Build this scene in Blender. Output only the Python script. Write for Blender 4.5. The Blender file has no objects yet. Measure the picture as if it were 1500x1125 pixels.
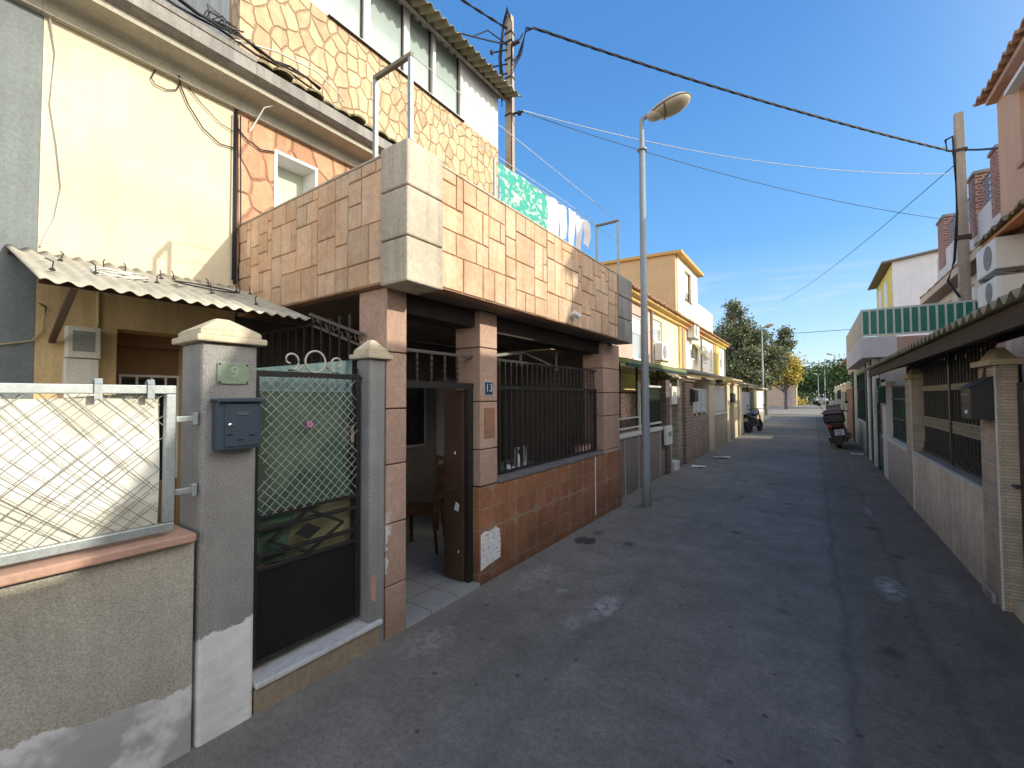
import bpy, math, random
from mathutils import Vector, Matrix, noise as mnoise
random.seed(7)
R = math.radians
scene = bpy.context.scene
col = scene.collection
WL = {}                                   # world position of every object's origin

# ------------------------------------------------------------------ helpers
def tag(o, label=None, cat=None, group=None, kind=None):
    if label: o['label'] = label
    if cat: o['category'] = cat
    if group: o['group'] = group
    if kind: o['kind'] = kind
    return o

def thing(name, label, cat, loc, group=None):
    o = bpy.data.objects.new(name, None); col.objects.link(o)
    o.empty_display_size = .2
    o.location = loc; WL[o.name] = Vector(loc)
    return tag(o, label, cat, group)

class MB:
    def __init__(self, M=None):
        self.v = []; self.f = []; self.t = []; self.M = M
    def add(self, vs, fs, t=1.0):
        b = len(self.v)
        for p in vs:
            p = Vector(p)
            self.v.append(self.M @ p if self.M is not None else p)
        for f in fs:
            self.f.append([b + i for i in f]); self.t.append(t)
    def box(self, x0, x1, y0, y1, z0, z1, t=1.0):
        vs = [(x0,y0,z0),(x1,y0,z0),(x1,y1,z0),(x0,y1,z0),(x0,y0,z1),(x1,y0,z1),(x1,y1,z1),(x0,y1,z1)]
        self.add(vs, [(3,2,1,0),(4,5,6,7),(0,1,5,4),(1,2,6,5),(2,3,7,6),(3,0,4,7)], t); return self
    def quad(self, a, b, c, d, t=1.0):
        self.add([a,b,c,d], [(0,1,2,3)], t); return self
    def frustum(self, cx, cy, ax, ay, z0, bx, by, z1, t=1.0):
        vs = [(cx-ax,cy-ay,z0),(cx+ax,cy-ay,z0),(cx+ax,cy+ay,z0),(cx-ax,cy+ay,z0),
              (cx-bx,cy-by,z1),(cx+bx,cy-by,z1),(cx+bx,cy+by,z1),(cx-bx,cy+by,z1)]
        self.add(vs, [(3,2,1,0),(4,5,6,7),(0,1,5,4),(1,2,6,5),(2,3,7,6),(3,0,4,7)], t); return self
    def prism(self, pts, axis, a0, a1, t=1.0):
        """pts: outline in the two other axes (x,z for axis 'y'; y,z for 'x'; x,y for 'z')"""
        n = len(pts)
        def p(q, a):
            return {'y': (q[0], a, q[1]), 'x': (a, q[0], q[1]), 'z': (q[0], q[1], a)}[axis]
        vs = [p(q, a0) for q in pts] + [p(q, a1) for q in pts]
        fs = [tuple(range(n-1,-1,-1)), tuple(range(n, 2*n))] + [(i,(i+1)%n,n+(i+1)%n,n+i) for i in range(n)]
        self.add(vs, fs, t); return self
    def tube(self, pts, r, n=6, closed=False, t=1.0):
        P = [Vector(p) for p in pts]; m = len(P)
        rs = r if isinstance(r, (list, tuple)) else [r]*m
        vs = []; ref = None
        for i, p in enumerate(P):
            if closed: d = P[(i+1)%m] - P[i-1]
            elif i == 0: d = P[1]-P[0]
            elif i == m-1: d = P[-1]-P[-2]
            else: d = (P[i+1]-P[i]).normalized() + (P[i]-P[i-1]).normalized()
            if d.length < 1e-9: d = Vector((0,0,1))
            d.normalize()
            if ref is None:
                ref = Vector((0,0,1)) if abs(d.z) < .9 else Vector((1,0,0))
            a = d.cross(ref)
            if a.length < 1e-4: a = d.cross(Vector((0,1,0)))
            a.normalize(); b = d.cross(a); ref = -b if False else ref
            for k in range(n):
                an = 2*math.pi*k/n + math.pi/n
                vs.append(p + (a*math.cos(an) + b*math.sin(an))*rs[i])
        fs = []
        for i in range(m if closed else m-1):
            j = (i+1) % m
            for k in range(n):
                fs.append((i*n+k, j*n+k, j*n+(k+1)%n, i*n+(k+1)%n))
        if not closed:
            fs.append(tuple(range(n-1,-1,-1))); fs.append(tuple((m-1)*n+k for k in range(n)))
        self.add(vs, fs, t); return self
    def bar(self, a, b, w, h=None, up=(0,0,1), t=1.0):
        """square bar from a to b, w wide and h high"""
        h = h or w; a = Vector(a); b = Vector(b); d = (b-a).normalized(); u = Vector(up)
        if abs(d.dot(u)) > .98: u = Vector((1,0,0))
        s = d.cross(u).normalized(); u = s.cross(d)
        vs = []
        for p in (a, b):
            for i, j in ((-1,-1),(1,-1),(1,1),(-1,1)): vs.append(p + s*(w/2*i) + u*(h/2*j))
        self.add(vs, [(3,2,1,0),(4,5,6,7),(0,1,5,4),(1,2,6,5),(2,3,7,6),(3,0,4,7)], t); return self
    def lathe(self, c, prof, n=16, axis='z', t=1.0):
        vs = []; m = len(prof)
        for r, h in prof:
            for k in range(n):
                a = 2*math.pi*k/n; u, w = r*math.cos(a), r*math.sin(a)
                q = {'z': (u,w,h), 'x': (h,u,w), 'y': (u,h,w)}[axis]
                vs.append((c[0]+q[0], c[1]+q[1], c[2]+q[2]))
        fs = [(i*n+k, i*n+(k+1)%n, (i+1)*n+(k+1)%n, (i+1)*n+k) for i in range(m-1) for k in range(n)]
        fs += [tuple(range(n-1,-1,-1)), tuple((m-1)*n+k for k in range(n))]
        self.add(vs, fs, t); return self
    def grid(self, fn, nu, nv, t=1.0):
        vs = [fn(i/nu, j/nv) for j in range(nv+1) for i in range(nu+1)]
        fs = [(j*(nu+1)+i, j*(nu+1)+i+1, (j+1)*(nu+1)+i+1, (j+1)*(nu+1)+i) for j in range(nv) for i in range(nu)]
        self.add(vs, fs, t); return self
    def ellipsoid(self, c, r, n=14, m=8, t=1.0):
        prof = [(math.sin(math.pi*(i+.02)/(m+.04)), -math.cos(math.pi*(i+.02)/(m+.04))) for i in range(m+1)]
        vs = []
        for s, h in prof:
            for k in range(n):
                a = 2*math.pi*k/n
                vs.append((c[0]+r[0]*s*math.cos(a), c[1]+r[1]*s*math.sin(a), c[2]+r[2]*h))
        fs = [(i*n+k, i*n+(k+1)%n, (i+1)*n+(k+1)%n, (i+1)*n+k) for i in range(m) for k in range(n)]
        fs += [tuple(range(n-1,-1,-1)), tuple(m*n+k for k in range(n))]
        self.add(vs, fs, t); return self
    def text(self, s, size, origin, right, up, depth=.002, t=1.0):
        cu = bpy.data.curves.new('lettering', 'FONT'); cu.body = s; cu.size = size; cu.extrude = depth
        cu.align_x = 'CENTER'; cu.align_y = 'CENTER'
        ob = bpy.data.objects.new('lettering', cu); col.objects.link(ob)
        dg = bpy.context.evaluated_depsgraph_get(); dg.update()
        me = ob.evaluated_get(dg).to_mesh()
        r, u = Vector(right), Vector(up); nrm = r.cross(u)
        self.add([Vector(origin) + r*v.co.x + u*v.co.y + nrm*v.co.z for v in me.vertices],
                 [tuple(p.vertices) for p in me.polygons], t)
        bpy.data.objects.remove(ob); bpy.data.curves.remove(cu)
        return self
    def build(self, name, mat, parent=None, smooth=False, bevel=0.0, label=None, cat=None, group=None, kind=None, segs=2):
        if parent is not None: org = WL[parent.name]
        else:
            xs = [p.x for p in self.v]; ys = [p.y for p in self.v]; zs = [p.z for p in self.v]
            org = Vector(((min(xs)+max(xs))/2, (min(ys)+max(ys))/2, min(zs)))
        me = bpy.data.meshes.new(name)
        me.from_pydata([p - org for p in self.v], [], self.f); me.update()
        at = me.attributes.new('tint', 'FLOAT', 'FACE')
        at.data.foreach_set('value', [float(x) for x in self.t])
        if smooth: me.polygons.foreach_set('use_smooth', [True]*len(me.polygons))
        me.materials.append(mat)
        o = bpy.data.objects.new(name, me); col.objects.link(o)
        WL[o.name] = org.copy()
        if parent is not None: o.parent = parent
        else: o.location = org
        if bevel:
            b = o.modifiers.new('edge', 'BEVEL'); b.width = bevel; b.segments = segs; b.limit_method = 'ANGLE'; b.angle_limit = R(40)
        return tag(o, label, cat, group, kind)

def copy_tree(o, loc=None, label=None, parent=None):
    c = o.copy(); col.objects.link(c)
    if parent is not None: c.parent = parent
    if loc is not None: c.location = loc
    if label: c['label'] = label
    for ch in [k for k in o.children]: copy_tree(ch, parent=c)
    return c

def sag(a, b, s, n=16):
    a, b = Vector(a), Vector(b)
    return [a.lerp(b, i/n) - Vector((0,0,s*4*(i/n)*(1-i/n))) for i in range(n+1)]

def corrugated(mb, y0, y1, lo, hi, pitch, amp, nu=10, thick=.008, tiles=False, seed=1, jag=0.0):
    """sheet running in Y, from its low edge (x,z) to its high edge (x,z), waves across Y"""
    rr = random.Random(seed)
    n = max(4, int((y1-y0)/pitch*nu)); rows = 6
    jit = [rr.uniform(-jag, jag) for _ in range(int((y1-y0)/pitch)+3)]
    def pt(i, j, side):
        y = y0 + (y1-y0)*i/n; ph = (y-y0)/pitch*2*math.pi
        w = abs(math.sin(ph/2))*2-1 if tiles else math.sin(ph)
        f = j/rows; e = jit[int((y-y0)/pitch)]*(1-f)
        x = lo[0] + (hi[0]-lo[0])*f + (e if lo[0] > hi[0] else -e); z = lo[1] + (hi[1]-lo[1])*f
        z += amp*w + side*thick
        if tiles: z += .018*math.sin(f*rows*2*math.pi/2)
        return (x, y, z)
    N = n+1
    vs = [pt(i,j,0) for j in range(rows+1) for i in range(N)] + [pt(i,j,-1) for j in range(rows+1) for i in range(N)]
    B = N*(rows+1); fs = []
    for j in range(rows):
        for i in range(n):
            a = j*N+i; fs.append((a,a+1,a+N+1,a+N)); fs.append((B+a,B+a+N,B+a+N+1,B+a+1))
    for i in range(n):
        fs.append((i,B+i,B+i+1,i+1)); a = rows*N+i; fs.append((a,a+1,B+a+1,B+a))
    for j in range(rows):
        a = j*N; fs.append((a,a+N,B+a+N,B+a)); a = j*N+n; fs.append((a,B+a,B+a+N,a+N))
    mb.add(vs, fs); return mb

def chainlink(mb, fn, w, h, sp, r, wob=.0, seed=1, skip=0.0):
    """diagonal wires over a w x h panel; fn(u,v) -> 3D point"""
    rr = random.Random(seed); k = sp*math.sqrt(2)
    for sgn in (1, -1):
        c = -h - k; layer = .0015*sgn
        while c < w + h:
            # line u = c + v (sgn 1) or u = c + h - v
            pts = []; n = max(6, int(h/.05)); off = rr.uniform(-wob, wob); ph = rr.uniform(0, 6)
            for i in range(n+1):
                v = h*i/n; u = c + (v if sgn == 1 else h-v) + off*math.sin(v*3+ph) + wob*.7*math.sin(v*5+c*4)
                if -0.001 <= u <= w+.001:
                    q = Vector(fn(min(max(u,0),w), v)); pts.append(q)
                elif pts:
                    break
            if len(pts) >= 2 and rr.random() >= skip: mb.tube(pts, r, n=4)
            c += k
    return mb

def spiral(c, right, up, r0, r1, a0, a1, n=18):
    c, right, up = Vector(c), Vector(right), Vector(up)
    out = []
    for i in range(n+1):
        f = i/n; a = a0+(a1-a0)*f; r = r0+(r1-r0)*f
        out.append(c + right*(r*math.cos(a)) + up*(r*math.sin(a)))
    return out

def open_wall(mb, x0, x1, y0, y1, z0, z1, holes):
    """wall box pierced by holes [(ya,yb,za,zb)] that do not overlap in y"""
    cur = y0
    for ya, yb, za, zb in sorted(holes):
        if ya > cur: mb.box(x0,x1,cur,ya,z0,z1)
        if za > z0: mb.box(x0,x1,ya,yb,z0,za)
        if zb < z1: mb.box(x0,x1,ya,yb,zb,z1)
        cur = yb
    if cur < y1: mb.box(x0,x1,cur,y1,z0,z1)
    return mb

# ------------------------------------------------------------------ materials
def nd(nt, typ, ins=None, **kw):
    n = nt.nodes.new(typ)
    for k, v in kw.items(): setattr(n, k, v)
    for k, v in (ins or {}).items():
        if isinstance(v, bpy.types.NodeSocket): nt.links.new(v, n.inputs[k])
        else: n.inputs[k].default_value = v
    return n
def c4(c): return (c[0], c[1], c[2], 1.0)
def newmat(name):
    m = bpy.data.materials.new(name); m.use_nodes = True
    nt = m.node_tree; b = nt.nodes['Principled BSDF']
    return m, nt, b
def ramp(nt, fac, stops, interp='LINEAR'):
    r = nd(nt, 'ShaderNodeValToRGB', {'Fac': fac}); r.color_ramp.interpolation = interp
    e = r.color_ramp.elements
    while len(e) < len(stops): e.new(.5)
    for q, (p, c) in zip(e, stops):
        q.position = p; q.color = c4(c) if isinstance(c, (tuple, list)) else (c, c, c, 1)
    return r.outputs['Color']
def mix(nt, fac, a, b, mode='MIX'):
    n = nd(nt, 'ShaderNodeMix', data_type='RGBA', blend_type=mode)
    for k, v in ((0, fac), (6, a), (7, b)):
        s = n.inputs[k]
        if isinstance(v, bpy.types.NodeSocket): nt.links.new(v, s)
        elif k == 0: s.default_value = v
        else: s.default_value = c4(v) if len(v) == 3 else v
    return n.outputs[2]
def mth(nt, op, a, b=0.0, c=None):
    n = nd(nt, 'ShaderNodeMath', operation=op)
    for i, v in enumerate((a, b) if c is None else (a, b, c)):
        if isinstance(v, bpy.types.NodeSocket): nt.links.new(v, n.inputs[i])
        else: n.inputs[i].default_value = v
    return n.outputs[0]
def pos(nt): return nd(nt, 'ShaderNodeNewGeometry').outputs['Position']
def xyz(nt, v): return nd(nt, 'ShaderNodeSeparateXYZ', {0: v}).outputs
def vec(nt, x, y, z=0.0): return nd(nt, 'ShaderNodeCombineXYZ', {0: x, 1: y, 2: z}).outputs[0]
def noi(nt, v, scale, detail=5, rough=.6, dist=0.0):
    return nd(nt, 'ShaderNodeTexNoise', {'Vector': v, 'Scale': scale, 'Detail': detail, 'Roughness': rough, 'Distortion': dist}).outputs['Fac']
def scl(nt, v, s): return nd(nt, 'ShaderNodeVectorMath', {0: v, 1: s}, operation='MULTIPLY').outputs[0]
def bump(nt, b, h, strength, dist=.01):
    n = nd(nt, 'ShaderNodeBump', {'Height': h, 'Strength': strength, 'Distance': dist})
    nt.links.new(n.outputs[0], b.inputs['Normal'])
def weather(nt, c, p, streak=.25, dirt=.3, h=.5, blot=.2):
    """rain streaks, blotches, grime towards the ground"""
    if blot:
        c = mix(nt, 1.0, c, ramp(nt, noi(nt, p, 1.7, 6, .65), [(.35, 1-blot), (.62, 1.0)]), 'MULTIPLY')
    if streak:
        s = noi(nt, scl(nt, p, (9, 9, .5)), 1.0, 4, .6)
        c = mix(nt, 1.0, c, ramp(nt, s, [(.38, 1-streak), (.55, 1.0)]), 'MULTIPLY')
    if dirt:
        z = mth(nt, 'ADD', xyz(nt, p)[2], mth(nt, 'MULTIPLY', mth(nt, 'SUBTRACT', noi(nt, p, 4.0, 5), .5), h))
        c = mix(nt, 1.0, c, ramp(nt, mth(nt, 'DIVIDE', z, h*1.6), [(0.0, (1-dirt, 1-dirt*1.02, 1-dirt*1.05)), (1.0, 1.0)]), 'MULTIPLY')
    return c
def gen(name, c1, c2=None, scale=2.5, rough=.85, bp=0.0, bscale=60, metal=0.0, tint=0.0, streak=.05, dirt=0.0, dh=.5, blot=.06, spec=.3, fine=.12, bdist=.01):
    m, nt, b = newmat(name); p = pos(nt); c2 = c2 or tuple(x*.82 for x in c1)
    c = mix(nt, ramp(nt, noi(nt, p, scale, 6, .65), [(.3, 0.0), (.7, 1.0)]), c1, c2)
    if fine: c = mix(nt, 1.0, c, ramp(nt, noi(nt, p, bscale, 3), [(.3, 1-fine), (.7, 1+fine)]), 'MULTIPLY')
    if tint:
        a = nd(nt, 'ShaderNodeAttribute', attribute_name='tint').outputs['Fac']
        c = mix(nt, tint, c, vec(nt, a, a, a), 'MULTIPLY')
    if streak or dirt or blot: c = weather(nt, c, p, streak, dirt, dh, blot)
    nt.links.new(c, b.inputs['Base Color'])
    b.inputs['Roughness'].default_value = rough; b.inputs['Metallic'].default_value = metal
    b.inputs['Specular IOR Level'].default_value = spec
    if bp: bump(nt, b, noi(nt, p, bscale, 4, .7), bp, bdist)
    return m

def crazy(name, c1, c2, grout, scale, light=1.0):
    """crazy paving on walls facing the street: irregular stones in mortar"""
    m, nt, b = newmat(name); p = pos(nt); s = xyz(nt, p)
    wob = nd(nt, 'ShaderNodeTexNoise', {'Vector': p, 'Scale': 5.0, 'Detail': 2.0}).outputs['Color']
    ws = xyz(nt, wob)
    u = mth(nt, 'ADD', mth(nt, 'ADD', s[0], s[1]), mth(nt, 'MULTIPLY', ws[0], .07))
    v = mth(nt, 'ADD', mth(nt, 'MULTIPLY', s[2], .74), mth(nt, 'MULTIPLY', ws[1], .07))
    q = vec(nt, u, v)
    de = nd(nt, 'ShaderNodeTexVoronoi', {'Vector': q, 'Scale': scale, 'Randomness': .88}, voronoi_dimensions='2D', feature='DISTANCE_TO_EDGE').outputs['Distance']
    cc = nd(nt, 'ShaderNodeTexVoronoi', {'Vector': q, 'Scale': scale, 'Randomness': .88}, voronoi_dimensions='2D', feature='F1').outputs['Color']
    c = mix(nt, xyz(nt, cc)[0], c1, c2)
    c = mix(nt, 1.0, c, ramp(nt, xyz(nt, cc)[1], [(.0, .80), (1.0, 1.12)]), 'MULTIPLY')
    c = mix(nt, 1.0, c, ramp(nt, noi(nt, p, 9, 6, .7), [(.3, .76), (.7, 1.08)]), 'MULTIPLY')
    g = ramp(nt, de, [(.014, .9), (.034, 0.0)])
    c = mix(nt, g, c, grout)
    c = weather(nt, c, p, .18, 0, .5, .12)
    nt.links.new(c, b.inputs['Base Color']); b.inputs['Roughness'].default_value = .85
    h = mth(nt, 'ADD', ramp(nt, de, [(.0, 0.0), (.09, 1.0)]), mth(nt, 'MULTIPLY', noi(nt, p, 30, 4), .35))
    bump(nt, b, h, .9, .026)
    return m

def coursed(name, c1, c2, mortar, bw, rh, ms, rough=.85, bmp=.6, dirt=.25, off=.5):
    """thin courses of stone or brick; works on walls facing X or Y"""
    m, nt, b = newmat(name); p = pos(nt); s = xyz(nt, p)
    q = vec(nt, mth(nt, 'ADD', s[0], s[1]), mth(nt, 'ADD', s[2], mth(nt, 'MULTIPLY', noi(nt, p, 2.0, 2), rh*.12)))
    br = nd(nt, 'ShaderNodeTexBrick', {'Vector': q, 'Color1': c4(c1), 'Color2': c4(c2), 'Mortar': c4(mortar), 'Scale': 1.0,
            'Mortar Size': ms, 'Mortar Smooth': .3, 'Bias': 0.0, 'Brick Width': bw, 'Row Height': rh}, offset=off)
    c = mix(nt, 1.0, br.outputs['Color'], ramp(nt, noi(nt, p, 7, 6, .7), [(.3, .78), (.7, 1.1)]), 'MULTIPLY')
    c = weather(nt, c, p, .15, dirt, .4, .18)
    nt.links.new(c, b.inputs['Base Color']); b.inputs['Roughness'].default_value = rough
    h = mth(nt, 'ADD', mth(nt, 'SUBTRACT', 1.0, br.outputs['Fac']), mth(nt, 'MULTIPLY', noi(nt, p, 45, 4), .5))
    bump(nt, b, h, bmp, .01)
    return m

def patina_line(nt, p, axis, base, slope, rough_amp, scale, soft=.004):
    """1 under a ragged line z = base + slope*axis, 0 above"""
    s = xyz(nt, p)
    lim = mth(nt, 'ADD', mth(nt, 'MULTIPLY', s[axis], slope), base)
    n = mth(nt, 'MULTIPLY', mth(nt, 'SUBTRACT', noi(nt, p, scale, 6, .7), .5), rough_amp)
    d = mth(nt, 'SUBTRACT', mth(nt, 'ADD', lim, n), s[2])
    return ramp(nt, mth(nt, 'ADD', mth(nt, 'MULTIPLY', d, 1/(soft*2)), .5), [(0.0, 0.0), (1.0, 1.0)])
# ------------------------------------------------------------------ special materials
def m_asphalt():
    m, nt, b = newmat('asphalt'); p = pos(nt); s = xyz(nt, p)
    c = mix(nt, ramp(nt, noi(nt, p, .55, 6, .6), [(.35, 0.0), (.66, 1.0)]), (.205,.183,.152), (.275,.242,.202))
    c = mix(nt, 1.0, c, ramp(nt, noi(nt, p, 3.4, 6, .7), [(.3, .74), (.7, 1.12)]), 'MULTIPLY')
    c = mix(nt, 1.0, c, ramp(nt, noi(nt, p, 140, 2), [(.3, .72), (.7, 1.28)]), 'MULTIPLY')
    c = mix(nt, 1.0, c, ramp(nt, noi(nt, p, 24, 4, .75), [(.35, .82), (.65, 1.14)]), 'MULTIPLY')
    # newer strip of asphalt along the right side, with a dark tar seam
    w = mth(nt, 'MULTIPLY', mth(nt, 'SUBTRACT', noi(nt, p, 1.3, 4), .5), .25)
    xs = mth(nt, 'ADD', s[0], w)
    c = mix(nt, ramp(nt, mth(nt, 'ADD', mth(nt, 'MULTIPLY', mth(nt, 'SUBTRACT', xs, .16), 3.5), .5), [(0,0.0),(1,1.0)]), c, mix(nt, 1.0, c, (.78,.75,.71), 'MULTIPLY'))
    for x0, wd, st in ((.15, .05, .45), (.62, .06, .4), (-1.35, .09, .16)):
        d = mth(nt, 'ABSOLUTE', mth(nt, 'SUBTRACT', xs, x0))
        c = mix(nt, ramp(nt, d, [(0.0, st), (wd, 0.0)]), c, (.085,.078,.07))
    # dark round stains
    v = nd(nt, 'ShaderNodeTexVoronoi', {'Vector': scl(nt, p, (1,.8,0)), 'Scale': 1.9, 'Randomness': 1.0}, feature='F1').outputs['Distance']
    dd = mth(nt, 'ADD', v, mth(nt, 'MULTIPLY', noi(nt, p, 18, 4), .16))
    c = mix(nt, ramp(nt, dd, [(.13, .75), (.24, 0.0)]), c, (.06,.055,.05))
    v2 = nd(nt, 'ShaderNodeTexVoronoi', {'Vector': scl(nt, p, (1,1,0)), 'Scale': 5.5, 'Randomness': 1.0}, feature='F1').outputs['Distance']
    c = mix(nt, mth(nt, 'MULTIPLY', ramp(nt, noi(nt, p, 1.1, 3), [(.48,0.0),(.6,1.0)]), 1.0) if False else ramp(nt, mth(nt, 'ADD', v2, mth(nt, 'MULTIPLY', noi(nt, p, 30, 3), .15)), [(.12, .7), (.19, 0.0)]), c, (.05,.046,.042))
    # pale lime and paint spills at a few places
    for x, y, rx, ry, k in ((-1.42,3.36,.11,.30,.8), (-1.52,3.0,.1,.13,.4), (-1.85,3.4,.07,.12,.45), (.52,5.1,.12,.33,.75), (.62,8.3,.06,.5,.45), (-2.2,3.55,.16,.5,.4), (-2.25,2.2,.2,.3,.4), (-2.38,6.3,.1,.9,.3), (.95,5.4,.1,.5,.25)):
        ex = mth(nt, 'DIVIDE', mth(nt, 'SUBTRACT', s[0], x), rx); ey = mth(nt, 'DIVIDE', mth(nt, 'SUBTRACT', s[1], y), ry)
        r2 = mth(nt, 'ADD', mth(nt, 'MULTIPLY', ex, ex), mth(nt, 'MULTIPLY', ey, ey))
        f = mth(nt, 'MULTIPLY', ramp(nt, r2, [(.0, k), (1.4, 0.0)]), ramp(nt, noi(nt, p, 13, 5, .75), [(.42, .0), (.58, 1.0)]))
        c = mix(nt, f, c, (.52,.50,.47))
    # grime along both walls
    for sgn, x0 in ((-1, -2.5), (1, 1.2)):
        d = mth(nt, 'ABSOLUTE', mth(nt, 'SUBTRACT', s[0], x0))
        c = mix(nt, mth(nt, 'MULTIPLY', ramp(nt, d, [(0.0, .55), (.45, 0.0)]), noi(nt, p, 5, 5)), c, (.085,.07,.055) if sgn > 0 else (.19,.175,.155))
    nt.links.new(c, b.inputs['Base Color']); b.inputs['Roughness'].default_value = .88; b.inputs['Specular IOR Level'].default_value = .25
    h = mth(nt, 'ADD', noi(nt, p, 160, 3), mth(nt, 'MULTIPLY', noi(nt, p, 6, 5), 1.5))
    bump(nt, b, h, .45, .008)
    return m

def m_render(name, c1, c2, patches):
    """coarse thrown render with smooth repair plaster under ragged lines [(axis, base, slope, amp, scale, colour a, colour b)]"""
    m, nt, b = newmat(name); p = pos(nt)
    c = mix(nt, ramp(nt, noi(nt, p, 2.2, 6, .65), [(.3, 0.0), (.7, 1.0)]), c1, c2)
    c = mix(nt, 1.0, c, ramp(nt, noi(nt, p, 120, 3, .8), [(.32, .66), (.68, 1.2)]), 'MULTIPLY')
    c = weather(nt, c, p, .08, .2, .4, .15)
    h = noi(nt, p, 120, 4, .8); k = None
    for ax, base, slope, amp, sc, ca, cb in patches:
        f = patina_line(nt, p, ax, base, slope, amp, sc)
        pc = mix(nt, ramp(nt, noi(nt, p, 4.2, 5, .55), [(.44, 0.0), (.56, 1.0)]), ca, cb)
        pc = mix(nt, 1.0, pc, ramp(nt, noi(nt, scl(nt, p, (3, 3, 14)), 2, 4), [(.3, .88), (.7, 1.06)]), 'MULTIPLY')
        c = mix(nt, f, c, pc)
        h = mix(nt, f, h, vec(nt, .85, .85, .85))
    nt.links.new(c, b.inputs['Base Color']); b.inputs['Roughness'].default_value = .92; b.inputs['Specular IOR Level'].default_value = .2
    bump(nt, b, h, .9, .012)
    return m

def m_tilewall():
    m, nt, b = newmat('brown_patterned_tile'); p = pos(nt); s = xyz(nt, p); T = .196
    u0 = mth(nt, 'DIVIDE', mth(nt, 'ADD', s[1], s[0]), T); v0 = mth(nt, 'DIVIDE', mth(nt, 'SUBTRACT', s[2], .095), T)
    def fr(a): return mth(nt, 'ABSOLUTE', mth(nt, 'SUBTRACT', mth(nt, 'FRACT', a), .5))
    def tri(a): return mth(nt, 'ABSOLUTE', mth(nt, 'SUBTRACT', mth(nt, 'FRACT', mth(nt, 'MULTIPLY', a, .5)), .5))   # 0.5 at even joints
    cell = vec(nt, mth(nt, 'FLOOR', u0), mth(nt, 'FLOOR', v0))
    wn = nd(nt, 'ShaderNodeTexWhiteNoise', {'Vector': cell}, noise_dimensions='2D').outputs['Value']
    c = mix(nt, wn, (.33,.145,.07), (.43,.19,.095))
    c = mix(nt, 1.0, c, ramp(nt, noi(nt, p, 14, 6, .7), [(.3, .78), (.7, 1.12)]), 'MULTIPLY')
    # mottled diamond at every second joint crossing and narrow arms running from it
    du = mth(nt, 'MULTIPLY', mth(nt, 'SUBTRACT', .5, tri(u0)), 2.0); dv = mth(nt, 'MULTIPLY', mth(nt, 'SUBTRACT', .5, tri(v0)), 2.0)
    dia = mth(nt, 'ADD', du, dv)
    c = mix(nt, ramp(nt, dia, [(.36, .5), (.39, 0.0)]), c, (.46,.36,.24))
    c = mix(nt, ramp(nt, dia, [(.17, .6), (.19, 0.0)]), c, (.20,.14,.09))
    arm = mth(nt, 'MINIMUM', du, dv)
    c = mix(nt, ramp(nt, arm, [(.035, .6), (.05, 0.0)]), c, (.42,.32,.21))
    g = mth(nt, 'MAXIMUM', fr(u0), fr(v0))
    c = mix(nt, ramp(nt, g, [(.482, 0.0), (.488, 1.0)]), c, (.30,.25,.2))
    c = weather(nt, c, p, .12, .45, .3, .2)
    nt.links.new(c, b.inputs['Base Color']); b.inputs['Roughness'].default_value = .42
    bump(nt, b, mth(nt, 'SUBTRACT', ramp(nt, g, [(.475, 1.0), (.488, 0.0)]), mth(nt, 'MULTIPLY', noi(nt, p, 20, 3), .2)), .5, .006)
    return m

def m_floor_tile():
    m, nt, b = newmat('porch_floor_tile'); p = pos(nt); s = xyz(nt, p); T = .31
    g = mth(nt, 'MAXIMUM', mth(nt, 'ABSOLUTE', mth(nt, 'SUBTRACT', mth(nt, 'FRACT', mth(nt, 'DIVIDE', s[0], T)), .5)),
            mth(nt, 'ABSOLUTE', mth(nt, 'SUBTRACT', mth(nt, 'FRACT', mth(nt, 'DIVIDE', s[1], T)), .5)))
    c = mix(nt, noi(nt, p, 5, 7, .75, 1.5), (.33,.33,.315), (.46,.46,.44))
    c = mix(nt, ramp(nt, g, [(.475, 0.0), (.49, 1.0)]), c, (.2,.18,.16))
    c = weather(nt, c, p, 0, 0, .5, .35)
    nt.links.new(c, b.inputs['Base Color']); b.inputs['Roughness'].default_value = .3
    return m

def m_marble():
    m, nt, b = newmat('worn_marble'); p = pos(nt)
    w = nd(nt, 'ShaderNodeTexWave', {'Vector': p, 'Scale': 3.0, 'Distortion': 14.0, 'Detail': 5.0, 'Detail Scale': 2.0}).outputs['Fac']
    c = mix(nt, ramp(nt, w, [(.0, .8), (.2, 0.0)]), (.60,.60,.59), (.48,.49,.495))
    c = weather(nt, c, p, 0, 0, .5, .3)
    nt.links.new(c, b.inputs['Base Color']); b.inputs['Roughness'].default_value = .4
    return m

def m_leaf(name, c1, c2, trans=.3):
    m, nt, b = newmat(name)
    a = nd(nt, 'ShaderNodeAttribute', attribute_name='tint').outputs['Fac']
    c = mix(nt, a, c1, c2)
    nt.links.new(c, b.inputs['Base Color']); b.inputs['Roughness'].default_value = .6
    b.inputs['Specular IOR Level'].default_value = .2
    return m

def m_cloth(name, c1, c2, scale, edge=(.45,.55), rough=.9, through=.25):
    m, nt, b = newmat(name); p = pos(nt)
    c = mix(nt, ramp(nt, noi(nt, scl(nt, p, (1,1,1.3)), scale, 3, .5, .8), [(edge[0], 0.0), (edge[1], 1.0)]), c1, c2)
    nt.links.new(c, b.inputs['Base Color']); b.inputs['Roughness'].default_value = rough
    tr = nd(nt, 'ShaderNodeBsdfTranslucent', {'Color': c})
    mx = nd(nt, 'ShaderNodeMixShader', {0: through, 1: b.outputs[0], 2: tr.outputs[0]})
    nt.links.new(mx.outputs[0], nt.nodes['Material Output'].inputs[0])
    return m

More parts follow.
